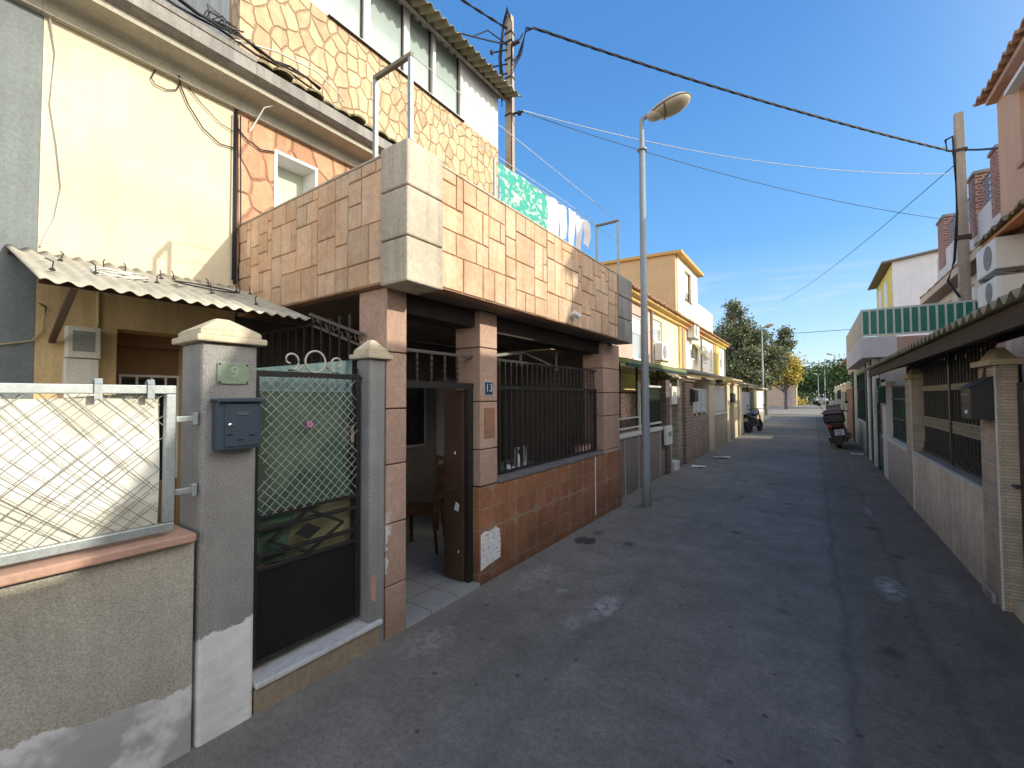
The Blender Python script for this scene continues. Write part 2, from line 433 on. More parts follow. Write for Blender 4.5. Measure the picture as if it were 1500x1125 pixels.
def m_glass(name, tintc, rough=.05, alpha=.35):
    m, nt, b = newmat(name); p = pos(nt)
    c = mix(nt, noi(nt, p, 2.5, 4), tintc, tuple(x*.8 for x in tintc))
    nt.links.new(c, b.inputs['Base Color']); b.inputs['Roughness'].default_value = rough
    b.inputs['Specular IOR Level'].default_value = .6
    return m

asphalt = m_asphalt()
wall_render = m_render('grey_thrown_render', (.74,.685,.565), (.60,.555,.465),
    [(1, .45, -.17, .16, 6.0, (.74,.73,.71), (.42,.41,.40))])
pillar_render = m_render('grey_pillar_render', (.52,.50,.465), (.40,.39,.37),
    [(1, .44, .08, .10, 14.0, (.82,.80,.77), (.72,.70,.68))])
slim_render = m_render('slim_pillar_render', (.46,.445,.42), (.36,.35,.34), [])
cream_stucco = gen('cream_stucco', (.72,.63,.46), (.62,.54,.39), 1.1, bp=.5, bscale=60, streak=.05, blot=.16, fine=.06)
tan_stucco = gen('tan_stucco', (.78,.57,.29), (.66,.47,.24), 1.8, bp=.35, bscale=70, streak=.15, blot=.15)
blue_stucco = gen('blue_grey_stucco', (.21,.235,.23), (.17,.19,.19), 2.2, bp=.55, bscale=50, streak=.12, blot=.1)
recess_paint = gen('brown_recess_paint', (.30,.18,.09), (.24,.14,.07), 2, bp=.1)
concrete = gen('corner_concrete', (.58,.505,.395), (.49,.425,.335), 3.0, bp=.4, bscale=35, streak=.22, blot=.2)
grey_cement = gen('grey_cement', (.36,.34,.31), (.28,.265,.245), 3.0, bp=.3, bscale=40, streak=.25, blot=.25)
beige_cement = gen('beige_cement', (.46,.43,.35), (.40,.37,.30), 2.0, bp=.15, bscale=40, blot=.15)
stone_orange = gen('stamped_orange_stone', (.63,.375,.225), (.67,.51,.36), 3.0, bp=.7, bscale=22, tint=1.0, streak=.14, blot=.16)
stone_back = gen('mortar_brown', (.46,.27,.165), (.38,.22,.135), 5, bp=.3)
pink_block = gen('pink_concrete_block', (.47,.305,.23), (.54,.37,.285), 4.0, bp=.5, bscale=30, tint=1.0, dirt=.3, dh=.4, blot=.2)
def m_flaking():
    m = pink_block.copy(); m.name = 'flaking_concrete_block'; nt = m.node_tree; b = nt.nodes['Principled BSDF']
    src = b.inputs['Base Color'].links[0].from_socket; p = pos(nt); s = xyz(nt, p)
    e = mth(nt, 'ADD', mth(nt, 'SUBTRACT', s[1], 2.04), mth(nt, 'MULTIPLY', mth(nt, 'SUBTRACT', .52, noi(nt, p, 9, 6, .7)), .30))
    f = mth(nt, 'MULTIPLY', ramp(nt, e, [(.012, 1.0), (.018, 0.0)]), ramp(nt, s[2], [(.35, 0.0), (.40, 1.0)]))
    f = mth(nt, 'MULTIPLY', f, ramp(nt, mth(nt, 'MULTIPLY', s[2], .5), [(.40, 1.0), (.46, 0.0)]))
    nt.links.new(mix(nt, f, src, (.66,.62,.58)), b.inputs['Base Color'])
    return m
flaking_block = m_flaking()
crazy_orange = crazy('orange_crazy_paving', (.66,.34,.20), (.70,.42,.26), (.42,.215,.13), 4.3)
crazy_cream = crazy('cream_crazy_paving', (.70,.51,.32), (.63,.43,.255), (.50,.33,.19), 6.3)
brown_tile = m_tilewall(); floor_tile = m_floor_tile(); marble = m_marble()
white_paint = gen('white_paint', (.80,.80,.79), (.72,.72,.71), 2, rough=.5, blot=.08, fine=.03)
white_plaster = gen('white_plaster', (.86,.85,.83), (.74,.73,.71), 12, bp=.6, bscale=30, rough=.95)
iron = gen('black_iron', (.016,.016,.018), (.026,.024,.022), 8, rough=.45, bp=.15, bscale=50, spec=.5)
rust_iron = gen('old_iron', (.032,.028,.025), (.055,.036,.027), 10, rough=.6, bp=.2, bscale=50, spec=.4)
galv = gen('galvanised_steel', (.42,.46,.45), (.34,.38,.38), 6, rough=.42, metal=.35, bp=.05, blot=.1, spec=.5)
wire_m = gen('wire', (.34,.33,.29), (.22,.19,.15), 9, rough=.5, metal=.4)
wire_l = gen('pale_wire', (.55,.58,.57), (.42,.46,.44), 20, rough=.45, metal=.3)
slate_metal = gen('slate_blue_metal', (.048,.072,.098), (.056,.08,.105), 5, rough=.42, spec=.5, fine=.04, bp=.03)
dark_metal = gen('dark_metal', (.03,.032,.034), (.04,.04,.04), 6, rough=.5)
chrome = gen('chrome', (.7,.7,.7), (.6,.6,.6), 5, rough=.2, metal=1.0)
fibre = gen('fibre_cement', (.56,.52,.42), (.44,.41,.33), 5, bp=.3, bscale=60, blot=.25, streak=.1)
old_fibre = gen('mossy_fibre_cement', (.34,.31,.20), (.24,.22,.15), 5, bp=.3, bscale=40, blot=.25)
terracotta = gen('terracotta_coping', (.58,.35,.25), (.50,.32,.24), 5, bp=.2, bscale=40, blot=.2)
clay_tile = gen('clay_roof_tile', (.40,.20,.12), (.52,.33,.21), 6, bp=.3, bscale=40, blot=.25)
mossy_tile = gen('mossy_roof_tile', (.20,.17,.09), (.30,.25,.15), 7, bp=.4, bscale=40, blot=.3)
tarp_green = m_cloth('green_tarpaulin', (.075,.135,.09), (.14,.195,.135), 2.0, through=.2)
sheet_white = m_cloth('white_sheet', (.88,.87,.78), (.70,.68,.58), 2.6, through=.15)
sheet_yellow = gen('yellow_board', (.34,.31,.18), (.27,.25,.15), 3, blot=.2)
teal_sheet = gen('pale_teal_plastic', (.34,.48,.45), (.28,.42,.39), 8, rough=.5)
dark_wood = gen('dark_wood', (.13,.06,.03), (.09,.042,.02), 5, rough=.5, bp=.15)
door_wood = gen('brown_door', (.11,.06,.036), (.08,.045,.028), 4, rough=.55, bp=.2, blot=.3)
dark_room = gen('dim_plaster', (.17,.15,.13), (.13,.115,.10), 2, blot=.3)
pane_dark = m_glass('dark_glass', (.02,.022,.024), .08)
pane_grey = m_glass('grey_green_glass', (.36,.43,.41), .12)
pane_light = m_glass('pale_glass', (.45,.50,.50), .1)
cable_black = gen('black_cable', (.014,.014,.018), (.022,.022,.027), 20, rough=.6)
cable_white = gen('white_cable', (.62,.62,.58), (.5,.5,.46), 20, rough=.6)
pole_concrete = gen('pole_concrete', (.42,.36,.29), (.34,.285,.225), 4, bp=.3, bscale=30, streak=.2)
lamp_grey = gen('lamp_grey_paint', (.30,.335,.35), (.26,.29,.305), 3, rough=.4, spec=.5, fine=.03)
lamp_head = gen('lamp_head_plastic', (.50,.46,.38), (.44,.40,.33), 4, rough=.4, fine=.03)
lamp_glass = gen('lamp_lens', (.52,.46,.33), (.48,.42,.30), 4, rough=.15, fine=.02)
plastic_white = gen('white_plastic', (.74,.74,.70), (.68,.68,.64), 3, rough=.45, fine=.02, blot=.06)
plastic_grey = gen('grey_plastic', (.32,.32,.27), (.27,.27,.23), 3, rough=.3)
meter_paint = gen('meter_box_plastic', (.80,.75,.62), (.74,.69,.57), 3, rough=.5, blot=.12)
enamel_blue = gen('blue_enamel', (.02,.045,.10), (.03,.05,.09), 30, rough=.3)
plate_green = gen('pale_green_glass_plate', (.30,.36,.26), (.26,.32,.235), 4, rough=.15, spec=.6)

# ------------------------------------------------------------------ ground
g = MB(); prof = [(-300,0),(45,0),(62,.55),(122,.9),(1500,1.2)]
for (ya, za), (yb, zb) in zip(prof, prof[1:]): g.quad((-900,ya,za),(900,ya,za),(900,yb,zb),(-900,yb,zb))
g.build('ground', asphalt, kind='structure')

XL = -2.5          # street line on the left
XF = -4.65         # house fronts on the left

# ================================================================== number nine: wall, fence, pillar, gate
w = MB(); w.box(-2.76, XL-.005, -3.2, .885, -.05, 1.01)
gw = thing('garden_wall', 'low grey rough-rendered garden wall with pale repair plaster at its foot, below the white-backed wire fence', 'wall', (-2.63,-1.1,0))
w.build('wall', wall_render, gw, bevel=.01)
c_ = MB(); c_.box(-2.80, -2.455, -3.2, .875, 1.012, 1.052); c_.build('coping', terracotta, gw, bevel=.008)

fx = -2.53
fe = thing('fence_panel', 'galvanised wire-mesh fence panel backed with white sheeting, standing on the grey garden wall', 'fence', (fx,-.6,1.06))
f = MB()
f.box(fx-.02,fx+.02,-2.4,.80,1.722,1.762); f.box(fx-.02,fx+.02,-2.4,.80,1.075,1.115); f.box(fx-.02,fx+.02,.76,.80,1.117,1.72); f.box(fx-.02,fx+.02,-2.4,-2.36,1.117,1.72)
f.build('frame', galv, fe, bevel=.004)
k = MB()
def fp(u, v): return (fx+.004+.018*math.sin(u*5+v*4)*math.sin(v*4.8), -2.36+u, 1.115+v)
chainlink(k, fp, 3.12, .605, .058, .0018, .04, 3)
def fp2(u, v): return (fx-.012+.014*math.sin(u*4+1), -2.36+u, 1.115+v)
chainlink(k, fp2, 3.12, .605, .058, .0017, .05, 9)
k.build('wire_mesh', wire_m, fe)
s = MB(); s.grid(lambda u,v: (fx-.03+.012*math.sin(u*23)*math.sin(v*5+u*9), -2.35+3.1*u, 1.10+.61*v-.01*math.sin(u*31)), 60, 8); s.build('backing_sheet', sheet_white, fe, smooth=True)
for z in (1.25, 1.60):
    k = MB(); k.box(fx-.012,fx+.012,.802,.886,z-.014,z+.014); k.box(fx-.02,fx+.02,.87,.892,z-.03,z+.03); k.build('hinge', galv, fe, bevel=.003)
for y in (.52, .70):
    k = MB(); P = [(fx+.026, y, 1.70), (fx+.028, y, 1.762), (fx+.005, y+.004, 1.785), (fx-.022, y+.004, 1.775), (fx-.028, y, 1.74)]
    for a, b_ in zip(P, P[1:]): k.bar(a, b_, .026, .006, up=(0,1,0) if False else (1,0,.3))
    k.build('hook', galv, fe)

def gate_pillar(name, label, y0, y1, x0, x1, zt, mat, capz, ov):
    p = thing(name, label, 'gate pillar', ((x0+x1)/2,(y0+y1)/2,0))
    b = MB(); b.box(x0,x1,y0,y1,-.05,zt); b.build('shaft', mat, p, bevel=.02)
    c = MB(); cx, cy, hx, hy = (x0+x1)/2,(y0+y1)/2,(x1-x0)/2,(y1-y0)/2
    c.box(x0-ov,x1+ov,y0-ov,y1+ov,zt+.001,zt+.035); c.box(x0-ov*.4,x1+ov*.4,y0-ov*.4,y1+ov*.4,zt+.033,zt+.065)
    c.frustum(cx,cy,hx+ov*.4,hy+ov*.4,zt+.064,hx*.25,hy*.25,capz)
    c.build('cap', beige_cap, p, bevel=.008)
    return p
beige_cap = gen('cream_cap_stone', (.66,.57,.40), (.56,.48,.34), 5, bp=.35, bscale=40, streak=.1, blot=.2)
gate_pillar('gate_pillar', 'broad grey rendered gate pillar with pyramid cap, white plaster at its foot and a blue-grey mailbox on it', .90,1.165,-2.77,XL,1.985,pillar_render,2.125,.035)
gate_pillar('gate_pillar', 'slim grey gate pillar with cream cap, between the black gate and the pink porch pillar', 1.90,2.035,-2.66,XL,1.97,slim_render,2.11,.035)
br = MB(); br.prism([(1.915,.33),(1.945,.30),(1.96,.36),(1.952,.43),(1.955,.47),(1.93,.50),(1.912,.45)],'x',XL-.01,XL+.0025); o = br.build('exposed_brick', terracotta, bpy.data.objects['gate_pillar.001'])

mb = thing('mailbox', 'blue-grey metal mailbox with keyhole and three slots on the broad grey pillar', 'mailbox', (XL+.05,1.045,1.44))
b = MB(); b.box(XL+.002,XL+.075,.945,1.15,1.44,1.685); b.build('body', slate_metal, mb, bevel=.006)
b = MB(); b.box(XL+.0015,XL+.10,.935,1.16,1.687,1.70); b.bar((XL+.095,.935,1.692),(XL+.095,1.16,1.692),.012,.022); b.build('lid', slate_metal, mb, bevel=.004)
b = MB(); b.box(XL+.0755,XL+.082,.975,1.135,1.455,1.672); d_ = b.build('door', slate_metal, mb, bevel=.003)
b = MB(); b.lathe((XL+.082,.997,1.563),[(.011,0),(.011,.004),(.006,.006)],14,'x'); b.build('lock', chrome, d_, smooth=False)
b = MB(); b.box(XL+.0815,XL+.086,1.025,1.085,1.612,1.632); b.build('name_holder', gen('dull_steel',(.12,.14,.15)), d_, bevel=.002)
for y, z in ((.995,1.515),(1.045,1.487),(1.10,1.508)):
    b = MB(); b.box(XL+.0815,XL+.0835,y-.014,y+.014,z-.003,z+.003); b.build('viewing_slot', pane_dark, d_)

pl = thing('house_number_plate', 'pale green glass plate with number 9 above the blue-grey mailbox', 'house number', (XL+.006,1.04,1.77))
b = MB(); b.box(XL+.002,XL+.010,.965,1.115,1.775,1.885); b.build('plate', plate_green, pl, bevel=.002)
b = MB(); b.text('9', .085, (XL+.0105,1.045,1.835), (0,1,0), (0,0,1), .0008); b.build('number', gen('etched_glass',(.42,.47,.38),rough=.6), pl)
for y in (.975,1.105):
    for z in (1.784,1.876):
        b = MB(); b.lathe((XL+.0102,y,z),[(.006,0),(.004,.003)],10,'x'); b.build('screw', rust_iron, pl)

st = thing('doorstep', 'worn white marble doorstep on a tan base under the black gate', 'doorstep', (-2.6,1.55,0))
b = MB(); b.box(-2.80,XL+.005,1.17,1.99,-.05,.135); b.build('base', gen('tan_base_plaster',(.36,.29,.2),(.28,.22,.16),6,bp=.4,bscale=40,blot=.3), st, bevel=.01)
b = MB(); b.box(-2.80,XL+.025,1.168,2.0,.137,.17); b.build('tread', marble, st, bevel=.008)

gx = -2.60
gt = thing('garden_gate', 'black iron gate with wire mesh and diamond ornament between the two grey pillars', 'gate', (gx,1.54,.2))
b = MB(); G0, G1 = 1.185, 1.885
b.box(gx-.015,gx+.015,G0,G1,1.825,1.86); b.box(gx-.015,gx+.015,G0,G0+.03,.205,1.824); b.box(gx-.015,gx+.015,G1-.03,G1,.205,1.824)
for z in (.205,.715,.79,.94,1.02): b.box(gx-.0135,gx+.0135,G0+.031,G1-.031,z,z+.024)
b.build('frame', iron, gt, bevel=.003)
b = MB(); b.box(gx-.004,gx+.004,G0+.03,G1-.03,.23,.716); b.build('panel', gen('matt_black_sheet',(.010,.010,.011),(.016,.016,.016),3,rough=.7,spec=.2,bp=.1), gt)
b = MB(); cy, cz = (G0+G1)/2-.02, .878
for s_ in (1,):
    D = [(cy-.24,cz),(cy,cz-.13),(cy+.24,cz),(cy,cz+.13)]
    for i in range(4):
        q, r_ = D[i], D[(i+1)%4]; b.bar((gx+.016,q[0],q[1]),(gx+.016,r_[0],r_[1]),.018,.012,up=(1,0,0))
b.prism([(cy-.085,cz),(cy,cz-.05),(cy+.085,cz),(cy,cz+.05)],'x',gx+.008,gx+.02)
b.build('diamond_ornament', iron, gt)
b = MB(); chainlink(b, lambda u,v: (gx+.012+.004*math.sin(u*9+v*6), G0+.02+u, 1.03+v), .66, .80, .042, .0021, .006, 5)
b.build('wire_mesh', wire_l, gt)
b = MB()
for c, a0, a1, rr_ in (((gx,1.40,1.93),-.6,4.6,.062),((gx,1.715,1.925),3.7,-1.6,.058)):
    b.tube(spiral(c,(0,1,0),(0,0,1),rr_,.018,a0-1.2 if a1>a0 else a0+1.2,a1,26),.0065,n=6)
b.tube([(gx,1.56+.068*math.cos(t*math.pi/12),1.93+.068*math.sin(t*math.pi/12)) for t in range(24)],.0065,n=6,closed=True)
b.tube([(gx,1.385,1.87),(gx,1.44,1.872),(gx,1.485,1.90)],.0065); b.tube([(gx,1.635,1.90),(gx,1.68,1.872),(gx,1.73,1.868)],.0065)
b.build('scroll_ornament', gen('cream_iron_paint',(.58,.55,.46),(.48,.45,.38),12), gt, smooth=True)
b = MB(); b.box(gx-.012,gx+.012,G1,1.9,1.83,1.845); b.tube([(gx+.018,1.86,1.80),(gx+.018,1.86,1.90)],.006); b.build('latch', rust_iron, gt)

tp = thing('tarpaulin_screen', 'green tarpaulin and plastic screen hung behind the mesh of the black gate', 'screen', (-2.66,1.54,.62))
b = MB(); b.grid(lambda u,v: (-2.65-.026*math.sin(u*7+v*3)*math.sin(v*2.4)-.016*math.sin(u*19+v*2)-.008*math.sin(v*17+u*9), 1.20+.66*u, (lambda z0: z0+(1.74-z0)*v)(.72+.30*min(1,max(0,(u-.3)*9))+.012*math.sin(u*8))), 40, 22); b.build('tarpaulin', tarp_green, tp, smooth=True)
b = MB(); b.grid(lambda u,v: (-2.72-.008*math.sin(u*60), 1.19+.72*u, 1.60+(.27+.10*u)*v), 70, 3); b.build('plastic_strip', teal_sheet, tp, smooth=True)
b = MB(); b.box(-2.70,-2.685,1.19,1.88,.23,1.12); b.build('board', sheet_yellow, tp)
fl = MB()
for a in range(5):
    an = a*2*math.pi/5; fl.ellipsoid((gx+.02,1.515+.014*math.cos(an),1.535+.014*math.sin(an)),(.004,.011,.011),8,5)
fl.build('artificial_flower', gen('pink_petal',(.6,.25,.42),(.5,.2,.35)), smooth=True, label='small pink artificial flower stuck in the mesh of the black gate', cat='flower')

# ================================================================== house nine and the blue-grey neighbour
def eave(parent, y0, y1, seed, tiles=True):
    """stepped cornice with a row of old roof tiles above it"""
    m_ = MB(); m_.prism([(XF-.02,4.55),(XF+.06,4.55),(XF+.06,4.64),(XF+.10,4.665),(XF+.30,4.665),(XF+.30,4.72),(XF+.335,4.735),(XF+.335,4.80),(XF+.10,4.93),(XF-.02,4.93)],'y',y0,y1)
    e = m_.build('cornice', beige_cement, parent)
    m_ = MB(); m_.prism([(XF+.337,4.722),(XF+.40,4.745),(XF+.40,4.86),(XF+.337,4.86)],'y',y0,y1); m_.build('gutter_ledge', grey_cement, parent)
    if not tiles:
        m_ = MB(); m_.prism([(XF-.25,4.9),(XF+.41,4.862),(XF+.42,4.90),(XF-.25,5.20)],'y',y0,y1); m_.build('mortar_ledge', grey_cement, parent); return
    m_ = MB(); corrugated(m_, y0, y1, (XF+.42,4.915), (XF-.25,5.20), .17, .012, 10, .022, True, seed, .04); m_.build('roof_tiles', mossy_tile, parent)
bh = thing('grey_house', 'blue-grey rendered house front at the far left edge', 'house', (-6.2,-1.7,0))
b = MB(); b.box(-8.5,XF-.002,-4,.615,-.05,4.56); b.build('wall', blue_stucco, bh)
eave(bh, -4, .6, 3, False)
b = MB(); b.quad((XF-.25,-4,5.2),(XF-.25,.6,5.2),(-8.5,.6,6.3),(-8.5,-4,6.3)); b.build('roof', mossy_tile, bh)

h9 = thing('cream_house', 'cream rendered house front with corrugated awning and meter box behind the black gate', 'house', (-6.2,1.28,0))
b = MB(); open_wall(b, XF-.35, XF, .617, 1.945, 2.60, 4.56, []); b.build('upper_wall', cream_stucco, h9)
b = MB(); open_wall(b, XF-.35, XF-.001, .617, 1.945, -.05, 2.598, [(1.07,1.60,-.05,2.27)]); b.build('lower_wall', tan_stucco, h9)
b = MB(); b.box(XF-.42,XF-.352,1.0,1.7,-.05,2.4); b.box(XF-.352,XF-.28,1.07,1.6,2.16,2.27); b.build('door_recess', recess_paint, h9)
wn = MB(); wn.box(XF-.3515,XF-.33,1.17,1.60,.95,1.88); wn_ = wn.build('window', pane_dark, h9)
b = MB()
for y in (1.17,1.285,1.39,1.495,1.59): b.box(XF-.325,XF-.312,y-.008,y+.008,.95,1.90)
b.box(XF-.326,XF-.311,1.16,1.6,1.895,1.915); b.build('window_bars', white_paint, wn_)
eave(h9, .602, 1.93, 5, False)
b = MB(); b.quad((XF-.25,.602,5.2),(XF-.25,1.93,5.2),(-8.5,1.93,6.3),(-8.5,.602,6.3)); b.build('roof', mossy_tile, h9)
b = MB(); corrugated(b, .46, 1.985, (-3.38,2.345), (XF+.01,2.785), .088, .011, 10, .007); aw = b.build('awning', fibre, h9, smooth=True)
b = MB(); b.bar((XF+.02,.70,2.13),(-3.62,.64,2.39),.035); b.bar((XF+.04,.47,2.74),(XF+.04,1.98,2.74),.04); b.bar((-3.5,.47,2.355),(-3.5,1.98,2.355),.03); b.build('awning_strut', dark_wood, aw)
rr = random.Random(4)
for i in range(13):
    b = MB(); y = .55+i*.112; x = rr.choice([-3.65,-3.9,-4.25])+rr.uniform(-.08,.08); z = 2.345+(x+3.38)/(XF+3.39)*.44+.012
    b.tube([(x,y,z),(x+rr.uniform(-.015,.015),y+rr.uniform(-.012,.02),z+.05),(x+rr.uniform(-.02,.02),y+rr.uniform(-.03,.03),z+.068)],.004,n=5); b.lathe((x,y,z),[(.016,0),(.01,.012)],8)
    b.build('awning_bolt', rust_iron, aw)
mt = thing('meter_box', 'cream electricity meter box with grey window on the tan wall under the awning', 'meter box', (XF+.06,.86,1.2))
b = MB(); b.box(XF+.001,XF+.10,.765,.955,2.01,2.25); mu = b.build('upper_box', meter_paint, mt, bevel=.008)
b = MB(); b.box(XF+.1005,XF+.104,.795,.92,2.06,2.215); b.build('window', plastic_grey, mu, bevel=.002)
b = MB(); b.box(XF+.001,XF+.085,.76,.95,1.2,2.005); b.build('lower_box', meter_paint, mt, bevel=.008)
b = MB(); b.tube([(XF+.015,.95,2.62),(XF+.015,.95,2.26)],.012); b.tube([(XF+.02,.63,2.40),(XF+.02,.665,2.38),(XF+.02,.655,2.2),(XF+.02,.6,2.12),(XF+.02,.45,2.08),(XF+.03,.1,2.06)],.006)
b.build('yellowed_cable', gen('yellow_cable',(.55,.45,.22)), smooth=True, label='yellowed cable clipped beside the awning strut on the tan wall', cat='cable')
# coils left lying on the awning
b = MB(); pts = []
for i in range(60):
    a = i*.52; pts.append((-4.0+.10*math.cos(a)+.02*math.sin(i), .93+.16*math.sin(a*.98), 2.575+.012*math.sin(i*.7)-.1*.1*math.cos(a)+.045*math.cos(a)*-.7))
b.tube(pts,.006,n=5); b.build('cable_coil', cable_white, smooth=True, label='loose coil of white cable lying on the corrugated awning', cat='cable')
b = MB(); pts = []
for i in range(70):
    a = i*.5; pts.append((-3.95+.12*math.cos(a), 1.45+.20*math.sin(a)*(1+.1*math.sin(i*.3)), 2.565-.038*math.cos(a)+.02))
pts += [(-4.1,1.75,2.62),(-4.4,1.88,2.75),(XF+.03,1.93,2.85)]
b.tube(pts,.005,n=5); b.build('cable_coil', cable_black, smooth=True, label='tangled black cable coil on the awning, running up to the wall corner', cat='cable')

# ================================================================== house thirteen with its clad terrace
h13 = thing('stone_clad_house', 'house clad in orange and cream stone with projecting terrace over a railed porch', 'house', (-3.6,4.1,0))
b = MB(); open_wall(b, XF-.30, XF, 1.95, 6.3, 2.62, 4.56, [(2.33,2.76,3.62,4.31)]); b.build('first_floor_wall', crazy_orange, h13)
b = MB()
b.box(XF-.28,XF+.012,2.30,2.331,3.60,4.34); b.box(XF-.28,XF+.012,2.758,2.79,3.60,4.34); b.box(XF-.28,XF+.012,2.332,2.757,4.309,4.34); b.box(XF-.28,XF+.02,2.332,2.757,3.59,3.622)
wf = b.build('window', white_paint, h13)
b = MB(); b.box(XF-.27,XF-.25,2.332,2.757,3.623,4.308); b.build('shutter', gen('pale_shutter',(.56,.58,.48),(.5,.52,.43)), wf)
b = MB(); b.box(XF-.249,XF-.235,2.335,2.42,3.63,4.1); b.build('window_sash', gen('sage_paint',(.33,.36,.28)), wf)
eave(h13, 1.932, 6.3, 8)
b = MB(); open_wall(b, XF-.25, XF, 1.95, 6.3, 4.94, 6.245, []); b.build('upper_wall', crazy_cream, h13)
b = MB(); b.box(-8.4,XF-.252,1.95,2.15,4.9,7.3); b.box(-8.4,XF-.252,6.1,6.3,0,7.3); b.box(-8.4,-8.2,2.16,6.09,0,7.3); b.build('side_wall', gen('grey_side_render',(.50,.51,.50),(.42,.43,.43),1.5,bp=.3,streak=.2), h13)
b = MB(); b.box(XF-.25,XF-.002,5.31,6.3,6.247,7.32); b.box(XF-.25,XF-.002,1.95,2.93,6.247,7.32); b.box(XF-.25,XF-.004,2.93,5.31,7.27,7.32); b.build('gallery_wall', white_paint, h13)
b = MB(); Yw = [2.95,3.45,4.12,4.66,5.29]
for i, y in enumerate(Yw):
    wd = .05 if i in (1,2) else .03
    b.box(XF-.10,XF+.012,y-wd,y+wd,6.26,7.26)
b.box(XF-.12,XF+.03,2.92,5.32,6.245,6.259); b.box(XF-.10,XF+.01,2.92,5.32,7.261,7.30)
gw_ = b.build('window_frame', white_paint, h13, bevel=.004)
for i in range(4):
    a_, c_2 = Yw[i]+.03, Yw[i+1]-.03
    b = MB(); b.box(XF-.06,XF-.045,a_,c_2,6.27,7.255); b.build('pane', pane_grey, gw_)
b = MB()
for i in range(4): b.box(XF-.043,XF-.02,Yw[i+1]-.065,Yw[i+1]-.052,6.265,7.255)
b.box(XF-.02,XF+.036,2.9,5.34,6.228,6.244); b.build('sill_trim', gen('bronze_trim',(.06,.05,.045)), gw_)
b = MB(); corrugated(b, 1.75, 6.46, (XF+.42,7.13), (-8.4,8.5), .15, .03, 10, .009); b.build('gallery_roof', old_fibre, h13, smooth=True)
b = MB(); b.bar((XF+.1,1.8,7.195),(XF+.1,6.44,7.195),.06,.05); b.build('roof_batten', grey_cement, h13)

# terrace slab and parapet
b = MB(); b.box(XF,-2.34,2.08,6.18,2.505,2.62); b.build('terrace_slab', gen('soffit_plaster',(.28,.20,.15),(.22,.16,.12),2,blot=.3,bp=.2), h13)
b = MB(); b.box(-2.34,-2.225,1.975,6.3,2.5,3.405); b.box(XF-.001,-2.3405,1.975,2.075,2.5,3.405); b.box(XF+.0,-2.3405,6.185,6.299,2.5,3.405)
par = b.build('parapet', stone_back, h13)
def stones(mb_, w_, h_, place, seed, gu=.082, gv=.092):
    rr = random.Random(seed); nu, nv = int(round(w_/gu)), int(round(h_/gv)); du, dv = w_/nu, h_/nv
    occ = [[False]*nv for _ in range(nu)]
    sizes = [(2,2),(2,3),(3,3),(3,2),(3,4),(2,4),(2,2),(3,3),(2,3),(4,3),(2,2),(3,2)]
    for j in range(nv):
        for i in range(nu):
            if occ[i][j]: continue
            a, c = rr.choice(sizes)
            while any((i+p >= nu or occ[i+p][j]) for p in range(a)): a -= 1
            c = min(c, nv-j)
            for q in range(c):
                if any(occ[i+p][j+q] for p in range(a)): c = q; break
            c = max(c, 1)
            for p in range(a):
                for q in range(c): occ[i+p][j+q] = True
            g_ = .0045; u0, u1, v0, v1 = i*du+g_, (i+a)*du-g_, j*dv+g_, (j+c)*dv-g_
            t = rr.choice([.9,.94,.98,1.0,1.04,1.08])*rr.uniform(.95,1.05); d0 = .008+rr.uniform(0,.005); e = .006
            jit = lambda: rr.uniform(-.003,.003)
            base = [(u0+jit(),v0+jit()),(u1+jit(),v0+jit()),(u1+jit(),v1+jit()),(u0+jit(),v1+jit())]
            top = [(base[0][0]+e,base[0][1]+e),(base[1][0]-e,base[1][1]+e),(base[2][0]-e,base[2][1]-e),(base[3][0]+e,base[3][1]-e)]
            mid = [(b_[0]*.75+t_[0]*.25, b_[1]*.75+t_[1]*.25) for b_, t_ in zip(base, top)]
            V = [place(u,v,-.001) for u,v in base]+[place(u,v,d0*.7) for u,v in mid]+[place(u,v,d0) for u,v in top]
            F = [(8,9,10,11)]
            for r0 in (0,4):
                for n_ in range(4): F.append((r0+n_, r0+(n_+1)%4, r0+4+(n_+1)%4, r0+4+n_))
            mb_.add(V, F, t)
    return mb_
b = MB(); stones(b, 3.49, .90, lambda u,v,d: (-2.225+d, 2.30+u, 2.503+v), 11); b.build('front_cladding', stone_orange, par)
b = MB(); stones(b, 2.18, .90, lambda u,v,d: (XF+.01+u, 1.975-d, 2.503+v), 23); b.build('side_cladding', stone_orange, par)
def corner_blocks(y0, y1, x0, x1, zs, t):
    for z0, z1 in zip(zs, zs[1:]):
        b = MB(); b.box(x0,x1,y0,y1,z0+.004,z1-.004); b.build('corner_block', t, par, bevel=.012)
corner_blocks(1.945,2.29,-2.46,-2.185,(2.47,2.78,3.12,3.44), concrete)
corner_blocks(5.80,6.33,-2.46,-2.195,(2.48,2.81,3.12,3.42), grey_cement)
b = MB()
for y0,y1 in ((2.295,5.795),): b.box(-2.345,-2.215,y0,y1,3.406,3.425)
b.box(XF,-2.465,1.965,2.08,3.406,3.424); b.build('parapet_top', concrete, par, bevel=.006)

